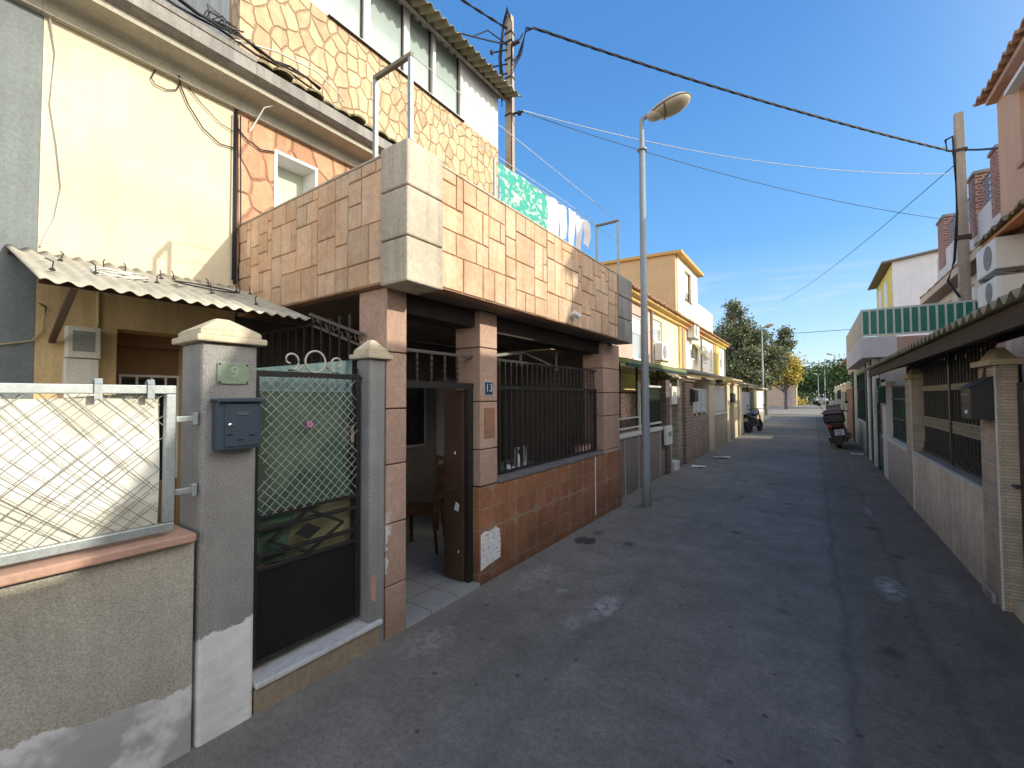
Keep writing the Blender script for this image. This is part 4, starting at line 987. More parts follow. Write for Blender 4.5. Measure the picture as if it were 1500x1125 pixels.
ya = thing('green_canopy', 'dark green canopy roof over the yard behind the street lamp', 'canopy', (-3.5,8.4,2.2))
b = MB(); b.prism([(-4.66,2.62),(-2.40,2.24),(-2.40,2.31),(-4.66,2.69)],'y',6.62,10.55); b.build('roof', m_cloth('pale_green_sheet',(.50,.55,.30),(.44,.48,.27),4,through=.6), ya)
b = MB(); b.box(-2.42,-2.38,6.63,10.54,2.19,2.238); b.build('edge_beam', deep_green, ya)
for y in (7.35,8.28,9.66):
    b = MB(); b.box(-2.82,-2.78,y-.02,y+.02,1.06,2.29); b.build('post', rust_iron, ya)
b = MB(); b.box(-3.12,-3.10,6.7,9.7,1.84,2.16); b.build('added_yellow_panel', gen('yellow_panel_paint',(.84,.68,.34),(.76,.60,.30),3), ya)  # added panel: yellow of the back wall brought forward to catch more skylight
b = MB(); b.box(-4.62,-4.6,6.7,10.5,0,2.4); b.build('back_panel', gen('yellow_back_wall',(.80,.66,.36),(.72,.58,.32),3), ya)
pillar('dark stone gate pillar with white meter box at the far end of the grey-brown yard wall',9.74,10.06,2.12,coursed('dark_split_stone',(.16,.12,.095),(.12,.095,.08),(.2,.17,.14),.3,.12,.012))
def meter(y0, y1, z0, z1, x, label):
    t = thing('meter_box', label, 'meter box', (x,(y0+y1)/2,z0))
    b = MB(); b.box(x,x+.07,y0,y1,z0,z1); b.build('box', plastic_white, t, bevel=.01)
    b = MB(); b.box(x+.0705,x+.076,y0+(y1-y0)*.25,y0+(y1-y0)*.75,z0+(z1-z0)*.45,z0+(z1-z0)*.7); b.build('window', plastic_grey, t)
meter(10.08,10.55,1.52,1.93,X3+.002,'white meter box high on the white gate post beyond the lamp')
meter(9.50,9.95,.66,1.06,X3+.034,'white meter box low on the wall, just right of the street lamp')
b = MB(); b.box(X3-.2,X3,10.07,10.30,-.05,2.0); b.build('gate_post', gen('tiled_white_post',(.42,.38,.33),(.36,.32,.28),4,dirt=.2), label='pale tiled gate post under the high white meter box', cat='gate post')
b = MB(); b.box(X3-.16,X3-.13,10.31,10.74,.21,1.5); b.build('yard_gate', white_paint, label='narrow white yard gate between the pale post and the olive stone pillar', cat='gate')
b = MB(); b.box(X3-.3,X3+.05,10.31,10.74,-.05,.20); b.build('doorstep', cap_white, label='white doorstep of the narrow white yard gate', cat='doorstep', bevel=.01)
pillar('olive split-stone gate pillar right of the narrow white yard gate',10.76,11.15,2.12,pillar_stone,cap=yard_cream)
b = MB(); b.box(X3-.3,X3-.27,11.16,11.5,.1,1.9); b.build('yard_gate', gen('brown_gate',(.18,.13,.1)), label='dark brown gate between the olive and the pink brick pillars', cat='gate')
pillar('pink brick gate pillar with black mailbox on its far side',11.52,12.35,2.08,brick_pink,cap=yard_cream)
def mail(y, z, x, label, w=.3, h=.3, d=.12, mat=None, sgn=1, rz=0):
    t = thing('mailbox', label, 'mailbox', (x,y,z)); m_ = mat or dark_metal
    xa, xb = (x+.002,x+d) if sgn > 0 else (x-d,x-.002)
    b = MB(); b.prism([(xa,z),(xb,z),(xb,z+h*.86 if sgn>0 else z+h),(xa,z+h if sgn>0 else z+h*.86)],'y',y-w/2,y+w/2); b.build('body', m_, t, bevel=.008)
    f_ = xb if sgn > 0 else xa
    b = MB(); b.box(f_-.004,f_+.004,y-w*.3,y+w*.3,z+h*.62,z+h*.68); b.build('slot', chrome, t)
mail(12.2,1.56,X3+.032,'black mailbox on the pink brick pillar of the left row',.42,.33)
front('yard_wall','pink brick yard wall below the pale metal panel',12.36,15.1,1.14,brick_pink,None)
def panel(y0, y1, z0, z1, mat, label, slats=0):
    t = thing('fence_panel', label, 'fence', (X3-.08,(y0+y1)/2,z0))
    b = MB(); b.box(X3-.09,X3-.07,y0,y1,z0+.08,z1); b.build('sheet', mat, t)
    b = MB(); b.box(X3-.10,X3-.055,y0,y1,z1+.001,z1+.04)
    n = slats or 3
    for i in range(n+1):
        y = y0+(y1-y0)*i/n; b.box(X3-.068,X3-.045,y-.02,y+.02,z0,z1)
    b.build('frame', white_paint, t)
panel(12.5,14.5,1.15,1.88,gen('blue_white_sheet',(.55,.58,.62),(.48,.52,.56),4),'pale bluish sheet-metal fence panel above the pink brick yard wall')
pillar('cream pillar at the end of the pink brick yard wall',14.55,15.35,2.10,yard_cream)
front('yard_wall','tan yard wall below white upright slats',15.4,17.85,1.06,yard_tan,cap_white)
panel(15.5,17.8,1.13,2.02,white_paint,'white slatted fence panel above the tan yard wall',9)
pillar('cream pillar right of the white slatted panel',17.9,18.6,2.15,yard_cream)
pillar('tall narrow cream pillar before the motorcycle',19.6,20.6,2.15,yard_cream)
b = MB(); b.box(X3-.2,X3-.15,18.65,19.55,.1,1.9); b.build('yard_gate', gen('cream_gate',(.6,.52,.36)), label='cream gate between two cream pillars on the left row', cat='gate')
mail(19.1,1.45,X3+.0,'dark mailbox on the cream gate of the left row',.6,.4)
pillar('cream pillar directly behind the motorcycle',21.2,22.0,2.15,yard_cream)
front('yard_wall','lilac-grey striped wall behind the motorcycle',22.05,25.2,1.9,gen('lilac_wall',(.44,.42,.44),(.36,.34,.37),3,dirt=.2))
b = MB(); b.box(X3-.1,X3-.05,25.25,26.9,.05,1.9); b.build('yard_gate', deep_green, label='dark green yard gate beyond the motorcycle', cat='gate')
pillar('pale yellow pillar right of the dark green gate',26.95,28.2,2.1,gen('yellow_pillar',(.66,.57,.36)))
ew = thing('yard_wall', 'bright white end wall with tan base at the far end of the left row', 'wall', (X3,30.6,0))
b = MB(); b.box(X3-.2,X3,28.3,32.6,-.05,.72); b.build('base', yard_tan, ew)
b = MB(); b.box(X3-.19,X3-.01,28.3,32.6,.722,2.04); b.build('panel', yard_white, ew)
def low_roof(y0, y1, z, mat, label, xe=-2.42):
    t = thing('porch_roof', label, 'porch roof', (-3.5,(y0+y1)/2,z))
    b = MB(); b.prism([(-4.66,z+.30),(xe,z),(xe,z+.06),(-4.66,z+.36)],'y',y0,y1); b.build('sheet', mat, t)
    for y in (y0+.1,y1-.1):
        b = MB(); b.box(X3-.3,X3-.25,y-.03,y+.03,0,z+.02); b.build('post', rust_iron, t)
    b = MB(); b.box(-4.66,-4.64,y0,y1,0,z+.3); b.build('back_wall', gen('porch_cream_wall',(.66,.56,.40),(.56,.47,.34),3), t)  # even cream wall colour
low_roof(11.2,15.3,2.30,m_cloth('grey_sheet_roof',(.58,.55,.50),(.50,.47,.43),3,through=.45),'grey sheet porch roof behind the pink brick wall')
low_roof(15.5,20.5,2.30,m_cloth('cream_sheet_roof',(.74,.66,.44),(.66,.58,.38),3,through=.5),'cream porch roof behind the white slatted panel')
low_roof(20.8,27.0,2.22,m_cloth('pinkish_sheet_roof',(.74,.64,.56),(.62,.54,.47),3,through=.5),'pinkish porch roof above the motorcycle')
low_roof(27.3,32.5,2.12,m_cloth('pale_roof',(.76,.70,.52),(.68,.62,.46),3,through=.5),'pale porch roof at the far end of the left row')
b = MB(); b.box(-2.62,-2.45,15.5,15.9,2.13,2.25); b.build('floodlight', dark_metal, label='small black floodlight under the edge of the cream porch roof', cat='lamp')

def far_house(y0, y1, label, mat, trim, wins, pil=(), xf=XF, ze=5.0, roofmat=None):
    t = thing('terraced_house', label, 'house', (xf-2,(y0+y1)/2,0))
    b = MB(); open_wall(b, xf-.25, xf, y0+.002, y1-.002, 2.4, ze-.15, [(a,c,z0,z1) for a,c,z0,z1 in wins]); b.box(xf-6,xf-.252,y0+.002,y0+.2,0,ze); b.box(xf-6,xf-.252,y1-.2,y1-.002,0,ze); b.build('wall', mat, t)
    for a,c,z0,z1 in wins:
        b = MB(); b.box(xf-.16,xf-.06,a,a+.07,z0,z1); b.box(xf-.16,xf-.06,c-.07,c,z0,z1); b.box(xf-.16,xf-.06,a+.071,c-.071,z1-.07,z1); b.box(xf-.16,xf+.04,a-.03,c+.03,z0-.05,z0+.03); w_ = b.build('window', white_paint, t)
        b = MB(); b.box(xf-.13,xf-.11,a+.072,c-.072,z0+.031,z1-.4*(z1-z0)); b.build('pane', pane_light, w_)
        b = MB(); b.box(xf-.12,xf-.09,a+.072,c-.072,z1-.4*(z1-z0)+.001,z1-.071); b.build('shutter', plastic_white, w_)
    for y, wd in pil:
        b = MB(); b.box(xf+.001,xf+.06,y-wd/2,y+wd/2,2.4,ze-.16); b.build('pilaster', trim, t)
    b = MB(); b.prism([(xf-.02,ze-.30),(xf+.12,ze-.30),(xf+.12,ze-.2),(xf+.28,ze-.16),(xf+.28,ze-.08),(xf-.02,ze-.06)],'y',y0+.002,y1-.002); b.build('cornice', trim, t)
    b = MB(); b.tube([(xf+.05,y1-.12,ze-.32),(xf+.05,y1-.12,2.3)],.04,n=8); b.build('downpipe', grey_cement, t)
    b = MB(); corrugated(b, y0, y1, (xf+.40,ze-.04), (xf-3,ze+.75), .24, .035, 8, .03, True, int(y0), .03); b.build('roof', roofmat or clay_tile, t)
    return t
ochre = gen('ochre_trim', (.66,.45,.17), (.58,.39,.15), 3, blot=.15)
orange_t = gen('orange_trim', (.62,.32,.16), (.55,.28,.14), 3)
yellow_t = gen('yellow_trim', (.70,.52,.14), (.62,.46,.12), 3)
far_house(6.62,11.6,'house with ochre cornice just beyond the stone-clad house, mostly hidden behind its parapet',gen('peach_wall',(.60,.45,.33),(.52,.38,.28),3),ochre,[(8.0,9.2,3.4,4.4)])
far_house(11.62,15.4,'pinkish house with white window peeping out beyond the parapet end',gen('pink_wall',(.62,.42,.34),(.55,.37,.30),3,blot=.1),ochre,[(13.4,14.5,2.9,4.35)])
far_house(15.42,19.6,'cream yellow house with ochre cornice behind the street lamp',gen('cream_yellow_wall',(.82,.72,.46),(.76,.66,.42),3),ochre,[(15.6,16.7,3.7,4.5)],[(19.3,.45)],)
far_house(19.62,23.6,'pale house with orange pilaster and air conditioner beneath the raised top storey',gen('pale_cream_wall',(.84,.78,.62),(.78,.72,.57),3),orange_t,[(21.0,22.3,3.45,4.2)],[(19.9,.45)])
far_house(23.62,27.4,'pale house with narrow white window left of the yellow pilaster',gen('pale_cream_wall_b',(.84,.79,.66),(.78,.73,.6),3),ochre,[(23.9,25.0,3.5,4.3),(26.0,26.6,3.2,4.3)],[(27.2,.5)])
far_house(27.42,30.6,'last pale house of the left row with yellow pilaster',gen('pale_white_wall',(.82,.79,.72),(.76,.73,.66),3),yellow_t,[(28.6,29.9,3.4,4.4)],[(27.9,.9)])
tsb = thing('rooftop_storey', 'raised tan top storey with orange-edged roof above the far left houses', 'building', (-7.5,21,5.0))
tanw = gen('tan_gable_wall', (.62,.44,.24), (.56,.40,.22), 2, blot=.1); crw = gen('bright_cream_wall', (.86,.80,.64), (.82,.76,.6), 3)
b = MB(); b.prism([(-4.7,4.9),(-4.7,7.75),(-12.5,7.95),(-12.5,4.9)],'y',18.95,19.2); b.build('side_wall', tanw, tsb)
b = MB(); open_wall(b, -4.95, -4.66, 19.201, 23.0, 4.9, 7.75, [(20.4,21.7,6.1,7.45)]); b.build('front_wall', crw, tsb)
b = MB(); b.box(-4.85,-4.75,20.4,20.5,6.1,7.45); b.box(-4.85,-4.75,21.6,21.7,6.1,7.45); b.box(-4.85,-4.64,20.35,21.75,6.02,6.1); w_ = b.build('window', dark_wood, tsb)
b = MB(); b.box(-4.82,-4.8,20.5,21.6,6.1,6.55); b.build('pane', pane_grey, w_); b = MB(); b.box(-4.82,-4.79,20.5,21.6,6.551,7.45); b.build('shutter', white_paint, w_)
b = MB(); b.prism([(-4.4,7.72),(-4.4,7.84),(-12.6,8.08),(-12.6,7.96)],'y',18.8,23.4); b.build('roof', gen('orange_roof_edge',(.62,.38,.12),(.5,.3,.1),4), tsb)
b = MB(); b.box(-4.9,-4.66,23.01,26.9,4.95,6.35); b.build('terrace_parapet', crw, tsb)
def aircon(x, y0, y1, z0, z1, sgn, label, d=.3):
    t = thing('air_conditioner', label, 'air conditioner', (x,(y0+y1)/2,z0))
    xa, xb = (x+.03,x+d) if sgn > 0 else (x-d,x-.03)
    b = MB(); b.box(xa,xb,y0,y1,z0,z1); b.build('casing', plastic_white, t, bevel=.015)
    f_ = xb if sgn > 0 else xa; cy, cz, r = y0+(y1-y0)*.36, (z0+z1)/2, (z1-z0)*.4
    b = MB(); b.lathe((f_,cy,cz),[(r,-.004*sgn),(r,.006*sgn),(r*.9,.008*sgn)],20,'x'); b.lathe((f_,cy,cz),[(r*.2,.0),(r*.2,.014*sgn)],10,'x'); b.build('fan_grille', gen('fan_grey',(.30,.30,.29)), t)
    for y in (y0+.1,y1-.1):
        b = MB(); b.bar((x,y,z0-.02),(f_,y,z0-.02),.03); b.bar((x,y,z0-.10),(f_,y,z0-.03),.02); b.build('bracket', gen('grey_bracket',(.25,.25,.25)), t)
aircon(XF,20.6,21.6,4.35,4.95,1,'air conditioner high beside the orange pilaster of the left row',.34)
aircon(XF,15.6,16.5,3.0,3.6,1,'air conditioner on the cream yellow house, just right of the street lamp')
aw_ = MB(); aw_.prism([(XF,4.25),(XF+.5,3.5),(XF+.5,3.45),(XF,4.18)],'y',22.0,22.9); aw_.build('window_awning', gen('olive_awning',(.30,.30,.14),(.4,.38,.22),8), label='olive striped window awning on the pale house with the orange pilaster', cat='awning')
# ================================================================== right side
XR = 1.2
ribbed = coursed('fine_ribbed_stone', (.60,.51,.39), (.48,.40,.31), (.40,.335,.26), .42, .026, .005, bmp=.55, dirt=.2)
ribbed_wall = coursed('fine_mosaic_wall', (.78,.70,.57), (.70,.62,.50), (.58,.51,.41), .10, .026, .0035, bmp=.4, dirt=.3)
sandy = gen('sandy_cap', (.66,.56,.39), (.56,.47,.33), 4, bp=.3, blot=.15)
pa = pillar('stone-ribbed gate pillar with pyramid cap and black mailbox at the right edge',5.07,5.50,1.94,ribbed,XR,.13,sandy,0.0,-1)
b = MB(); b.box(XR-.006,XR+.004,5.064,5.085,0,1.935); b.build('corner_trim', cap_white, pa)
pb = pillar('stone-ribbed gate pillar between the railed wall and the green gate on the right',8.73,9.25,1.96,ribbed,XR,.16,sandy,0.0,-1)
b = MB(); b.box(XR-.006,XR+.004,8.724,8.745,0,1.955); b.build('corner_trim', cap_white, pb)
rw = thing('yard_wall', 'beige mosaic yard wall with white edge below the dark railing on the right', 'wall', (XR+.1,7.1,0))
b = MB(); b.box(XR+.004,XR+.2,5.505,8.725,-.05,.85); b.build('wall', ribbed_wall, rw)
b = MB(); b.box(XR-.004,XR+.03,5.505,8.725,.851,.872); b.build('edge_trim', cap_white, rw)
b = MB(); b.box(XR+.031,XR+.24,5.505,8.725,.851,.885); b.build('sill', gen('grey_sill_r',(.24,.23,.21),(.19,.18,.165),5), rw)
b = MB(); b.box(XR-.03,XR,5.20,5.5,-.03,.08); b.build('concrete_fillet', grey_cement, label='small worn concrete fillet at the foot of the right-hand mosaic wall', cat='kerb', bevel=.02)

rl = thing('window_railing', 'dark iron railing with two pale lattice bands above the beige mosaic wall', 'railing', (XR+.14,7.1,.89))
x = XR+.12
y = 5.62; iron_r = gen('grey_black_iron',(.04,.042,.04),(.055,.055,.05),6,rough=.45)
while y < 8.68:
    b = MB(); b.box(x-.008,x+.008,y-.008,y+.008,.93,2.24); b.build('bar', iron_r, rl); y += .128
b = MB(); b.box(x-.03,x+.03,7.0,7.07,.90,2.3); b.box(x-.015,x+.015,5.52,8.72,.905,.93); b.box(x-.015,x+.015,5.52,8.72,2.2,2.225); b.build('frame', iron, rl)
band = gen('olive_band_paint',(.30,.29,.20),(.24,.23,.16),8)
b = MB(); b.box(x-.022,x-.009,5.53,6.98,1.76,1.83); b.box(x-.022,x-.009,7.09,8.7,1.76,1.83); b.build('upper_band', band, rl)
b = MB()
for y0,y1 in ((5.53,6.98),(7.09,8.7)):
    for z in (1.27,1.33,1.39): b.box(x-.022,x-.009,y0,y1,z,z+.016)
    n_ = int((y1-y0)/.06)
    for i in range(n_): yy = y0+(i+.5)*(y1-y0)/n_; b.box(x-.020,x-.011,yy-.012,yy+.012,1.286,1.39)
b.build('lattice_band', band, rl)
b = MB()
for i in range(22):
    yy = 5.62+i*.14; b.tube([(x-.012,yy+.045*math.cos(t*math.pi/6),.985+.04*math.sin(t*math.pi/6)) for t in range(12)],.007,n=4,closed=True)
b.build('ring_band', iron_r, rl)

m_ = thing('mailbox', 'large black mailbox with sloping hood on the ribbed pillar at the right edge', 'mailbox', (XR-.07,5.2,1.48))
b = MB(); b.prism([(XR-.002,1.50),(XR-.135,1.50),(XR-.135,1.76),(XR-.002,1.845)],'y',5.10,5.38); b.build('body', dark_metal, m_, bevel=.006)
b = MB(); b.prism([(XR-.145,1.755),(XR-.002,1.847),(XR-.002,1.856),(XR-.147,1.764)],'y',5.092,5.388); b.build('lid', dark_metal, m_, bevel=.003)
b = MB(); b.box(XR-.1375,XR-.135,5.21,5.27,1.545,1.575); b.build('sticker', plastic_white, m_)
b = MB(); b.box(XR-.1385,XR-.135,5.14,5.34,1.70,1.71); b.build('slot', pane_dark, m_)
hk = MB(); hk.bar((XR-.004,5.30,1.93),(XR-.02,5.30,1.80),.03,.012); hk.build('pillar_hook', gen('brown_bracket',(.09,.06,.04)), label='small brown bracket under the cap of the ribbed pillar at the right edge', cat='bracket')

gg = thing('yard_gate', 'dark framed glazed gate hung on the pillar at the right edge', 'gate', (XR+.12,4.55,.1))
x = XR+.13
b = MB(); b.box(x-.02,x+.02,4.98,5.05,.12,1.80); b.box(x-.02,x+.02,4.1,4.979,1.74,1.80); b.box(x-.02,x+.02,4.1,4.979,.12,.5); b.box(x-.02,x+.02,4.04,4.099,.12,1.8)
for z in (.8,1.1): b.box(x-.018,x+.018,4.1,4.979,z,z+.03)
b.build('frame', iron, gg, bevel=.003)
b = MB(); b.box(x-.004,x+.004,4.1,4.98,.5,1.74); b.build('pane', pane_grey, gg)
b = MB(); b.tube([(x-.02,4.97,1.0),(x-.08,4.97,1.0),(x-.08,4.87,1.0)],.012); b.build('handle', iron, gg)
b = MB(); b.box(XR+.05,XR+.3,4.0,5.06,-.03,.1); b.build('doorstep', sandy, label='low sandy step under the glazed gate at the right edge', cat='doorstep')

old_timber = gen('old_dark_timber',(.075,.055,.035),(.05,.037,.025),5,rough=.8,bp=.2)
pr = thing('porch_roof', 'long corrugated porch roof on dark timber over the railed wall on the right', 'porch roof', (2.1,7.5,2.2))
b = MB(); corrugated(b, 3.2, 12.0, (.93,2.265), (3.25,3.0), .19, .028, 10, .009); b.build('sheet', old_fibre, pr, smooth=True)
b = MB(); b.box(.98,1.03,3.21,11.98,2.10,2.225); b.build('fascia_beam', old_timber, pr)
for i in range(9):
    y = 3.5+i*1.03; b = MB(); b.bar((1.04,y,2.17),(3.2,y,2.86),.06,.09); b.build('rafter', old_timber, pr)
b = MB(); b.box(1.6,1.66,3.22,11.97,2.275,2.335); b.box(2.4,2.46,3.22,11.97,2.53,2.59); b.build('purlin', old_timber, pr)
b = MB(); b.bar((1.5,7.0,1.55),(1.5,7.0,2.28),.09,.09); b.bar((1.5,7.0,1.75),(1.5,6.35,2.26),.05,.08); b.bar((1.5,7.0,1.75),(1.5,7.65,2.26),.05,.08); b.build('braced_post', gen('grey_brown_timber',(.22,.17,.11),(.17,.13,.09),6), pr)

# off to the side and behind: neighbouring houses on the right that shade the alley
rend_r = gen('right_house_render', (.48,.42,.34), (.42,.36,.29), 2, bp=.2, streak=.1)
h1 = thing('right_house', 'rendered house behind the long corrugated porch roof on the right', 'house', (6,4.5,0))
b = MB(); open_wall(b, 3.25, 3.5, 2.7, 6.3, 0, 4.35, [(4.2,5.1,.1,2.1)]); b.box(3.5,10,2.7,2.9,0,4.35); b.box(3.5,10,6.1,6.3,0,4.35); b.build('wall', rend_r, h1)
b = MB(); b.box(2.98,10.2,2.66,6.32,4.40,4.62); b.build('flat_roof', grey_cement, h1)
b = MB(); b.box(3.36,3.40,4.2,5.1,.1,2.1); b.build('door', dark_wood, h1)
h0 = thing('right_house', 'low single-storey house with flat roof near the camera on the right', 'house', (3,-1,0))
b = MB(); open_wall(b, 1.5, 1.7, -4.0, 2.6, 0, 2.55, [(.2,1.4,1.0,2.0),(-2.5,-1.5,.05,2.05)]); b.box(1.7,6,2.4,2.6,0,2.55); b.box(1.7,6,-4,-3.8,0,2.55); b.build('wall', rend_r, h0)
b = MB(); b.box(1.25,6.2,-4.1,2.62,2.56,2.70); b.build('flat_roof', grey_cement, h0)
b = MB(); b.box(1.58,1.6,.2,1.4,1.0,2.0); b.build('window', pane_dark, h0)
b = MB(); b.box(1.58,1.62,-2.5,-1.5,.05,2.05); b.build('door', dark_wood, h0)

peach = gen('peach_render', (.66,.42,.29), (.60,.37,.25), 1.6, bp=.15, blot=.08)
h2 = thing('peach_house', 'tall peach rendered house with tiled roof edge and two air conditioners at the right edge', 'house', (4,8.2,0))
b = MB(); open_wall(b, 2.5, 2.72, 6.62, 10.0, 2.95, 6.45, [(8.2,9.12,5.0,6.05)]); b.box(3.45,3.7,6.42,12.9,0,4.5); b.box(2.72,6.5,6.62,6.82,2.95,6.45); b.box(2.72,6.5,9.8,10.0,2.95,6.45); b.build('wall', peach, h2)
b = MB(); b.box(2.60,2.66,8.2,8.28,5.0,6.05); b.box(2.60,2.66,9.04,9.12,5.0,6.05); b.box(2.46,2.66,8.16,9.16,4.93,5.0); w_ = b.build('window', terracotta, h2)
b = MB(); b.box(2.63,2.64,8.28,9.04,5.0,6.05); b.build('pane', pane_grey, w_)
b = MB(); b.prism([(2.5,6.28),(2.38,6.12),(2.38,6.06),(2.5,6.06)],'y',8.1,9.22); b.build('window_hood', white_paint, h2)
b = MB(); corrugated(b, 6.58, 10.22, (2.30,6.50), (6.5,7.1), .22, .035, 8, .04, True, 2, .02); b.build('roof', clay_tile, h2)
b = MB(); b.box(2.38,2.499,6.62,10.02,6.36,6.44); b.build('eave_board', terracotta, h2)
b = MB(); b.box(2.35,2.72,6.42,9.75,2.9,2.949); b.build('floor_slab', grey_cement, h2)
b = MB(); corrugated(b, 6.4, 9.75, (2.14,4.06), (2.5,4.24), .20, .03, 8, .03, True, 3, .02); b.build('canopy_tiles', mossy_tile, h2)
b = MB(); b.prism([(2.2,3.98),(2.499,4.08),(2.499,4.17),(2.2,4.03)],'y',6.45,9.7); b.build('canopy_soffit', orange_t, h2)
aircon(2.5, 9.0, 9.85, 3.72, 4.0+.28-.30+.02, -1, 'upper air conditioner on the peach house beneath the tiled canopy', .33) if False else aircon(2.5, 8.98, 9.84, 3.50, 3.955, -1, 'upper of the two air conditioners on the peach house, beneath the tiled canopy', .33)
aircon(2.5, 8.98, 9.84, 3.03, 3.40, -1, 'lower of the two air conditioners on the peach house, just above the corrugated roof', .33)

# balcony house
grey_wall = gen('lilac_white_render', (.62,.61,.64), (.55,.54,.57), 1.5, bp=.1, blot=.08)
terr = thing('balcony_house', 'house with green-panelled balcony jutting over the alley and brick-piered roof terrace', 'house', (3.2,16,0))
b = MB(); b.box(1.32,3.29,13.3,13.5,0,2.595); b.build('porch_wall', gen('pale_porch_wall',(.50,.48,.42),(.42,.40,.36),3), terr)
b = MB(); b.box(.97,1.6,13.2,19.0,2.60,3.085); b.build('balcony_slab', grey_wall, terr)
b = MB(); b.box(1.601,3.3,13.21,19.0,2.62,3.05); b.build('pink_slab', gen('pink_slab_render',(.50,.33,.27),(.44,.29,.24),3), terr)
rail_m = gen('pale_green_rail', (.52,.60,.55), (.46,.54,.49), 4, rough=.4)
gpan = gen('green_ribbed_panel', (.012,.16,.115), (.02,.20,.14), 5, rough=.4)
bl = MB(); y = 13.22
bl.box(.97,3.30,y-.02,y+.02,3.70,3.74); bl.box(.97,3.30,y-.02,y+.02,3.10,3.135); bl.box(.985,1.005,13.25,19.0,3.70,3.74); bl.box(.985,1.005,13.25,19.0,3.10,3.13)
brail = bl.build('balcony_railing', rail_m, terr)
n_ = 16
for i in range(n_+1):
    x = .985+i*(3.29-.985)/n_; b = MB(); b.box(x-.018,x+.018,y-.021,y+.019,3.136,3.699); b.build('upright', rail_m, brail)
for i in range(n_):
    x0 = .985+i*(3.29-.985)/n_+.02; x1 = .985+(i+1)*(3.29-.985)/n_-.02; b = MB(); b.box(x0,x1,y+.0,y+.012,3.14,3.695); b.build('panel', gpan, brail)
b = MB(); b.box(.975,.984,13.25,19.0,3.08,3.74); 
for i in range(24): b.box(.966,.975,13.3+i*.24,13.33+i*.24,3.1,3.73)
b.build('side_panel', gen('cream_side_panel',(.66,.62,.52),(.58,.54,.45),3), brail)
b = MB(); open_wall(b, 3.3, 3.55, 12.92, 19.0, 0, 4.98, [(15.2,16.6,3.7,4.45),(17.2,18.0,3.1,4.45)]); b.box(3.55,9,18.8,19.0,0,4.98); b.box(3.55,9,12.92,13.1,0,4.98); b.build('upper_wall', gen('white_terrace_wall',(.66,.64,.60),(.6,.58,.54),2,streak=.1), terr)
b = MB(); b.box(3.38,3.40,15.2,16.6,3.7,4.45); b.box(3.38,3.40,17.2,18.0,3.1,4.45); b.build('shutter', plastic_white, terr)
b = MB(); b.box(3.28,3.299,12.93,14.6,3.1,4.55); b.build('brick_screen', coursed('purple_white_brick',(.20,.12,.14),(.52,.48,.48),(.60,.57,.56),.16,.075,.014), terr)
b = MB(); b.prism([(3.3,4.86),(2.98,4.72),(2.98,4.64),(3.3,4.64)],'y',12.5,19.2); b.build('soffit', dark_wood, terr)
b = MB(); b.box(2.93,2.979,12.5,19.2,4.66,4.84); b.build('fascia', gen('cream_fascia',(.55,.47,.36),(.48,.41,.31),4), terr)
b = MB(); corrugated(b, 12.5, 19.2, (2.92,4.87), (3.15,4.97), .20, .022, 8, .025, True, 6, .02); b.build('eave_tiles', clay_tile, terr)
b = MB(); b.box(3.08,3.26,12.4,17.6,4.98,5.72); b.build('terrace_parapet', gen('lilac_parapet',(.62,.60,.62),(.55,.53,.55),2), terr)
for y0, y1, zt in ((12.35,12.75,6.55),(13.75,14.25,6.62),(16.6,17.3,6.62)):
    b = MB(); b.box(3.06,3.28,y0,y1,5.3,zt); p_ = b.build('brick_pier', coursed('red_brick',(.34,.10,.07),(.28,.08,.06),(.42,.36,.32),.22,.07,.014), terr)
    b = MB(); b.box(3.03,3.31,y0-.04,y1+.04,zt+.001,zt+.07); b.build('cap', grey_cement, p_)
b = MB(); chainlink(b, lambda u,v: (3.16,12.76+u,5.73+v), .98,.66,.10,.008,0,3); chainlink(b, lambda u,v: (3.16,14.26+u,5.73+v), 2.33,.66,.10,.008,0,3)
b.tube([(3.16,12.76,6.40),(3.16,13.74,6.40)],.018); b.tube([(3.16,14.26,6.40),(3.16,16.59,6.40)],.018); b.build('terrace_mesh', gen('grey_mesh',(.16,.20,.24)), terr)
b = MB(); b.box(3.27,9,12.93,18.9,4.985,5.05); b.build('terrace_floor', grey_cement, terr)
b = MB(); corrugated(b, 16.5, 19.1, (.88,2.40), (1.2,2.62), .22, .03, 8, .03, True, 9, .02); b.build('door_canopy', clay_tile, terr) if False else None
# ground floor below the balcony
xg = 1.25
b = MB(); open_wall(b, xg, xg+.2, 14.6, 20.9, 0, 2.598, [(16.2,19.3,.92,2.45)]); b.build('ground_wall', gen('white_ground_wall',(.50,.50,.46),(.42,.42,.38),3,dirt=.4,blot=.15), terr)
b = MB(); b.box(xg+.08,xg+.12,16.2,19.3,.92,2.45); sh = b.build('shutter_window', gen('cream_blind',(.50,.44,.32),(.44,.385,.28),4), terr)
b = MB()
for y in (16.22,17.2,18.2,19.28): b.box(xg+.0,xg+.079,y-.03,y+.03,.92,2.45)
b.box(xg-.01,xg+.078,16.2,19.3,2.38,2.45); b.build('frame', deep_green, sh)
b = MB(); b.box(xg-.04,xg+.07,16.1,19.4,.87,.918); b.build('sill', cap_white, sh)
for y, mm, w2 in ((20.7,deep_green,.25),(15.6,deep_green,.28),(15.0,cap_white,.3),(14.35,deep_green,.26),(13.75,cap_white,.28)):
    b = MB(); b.box(xg-.05,xg+.06,y-w2/2,y+w2/2,0,2.595); b.build('porch_post', mm, terr)
b = MB(); b.box(xg+.1,xg+.13,13.2,14.2,.1,2.0); b.build('front_door', gen('grey_door',(.30,.31,.33),(.25,.26,.28),4), terr)
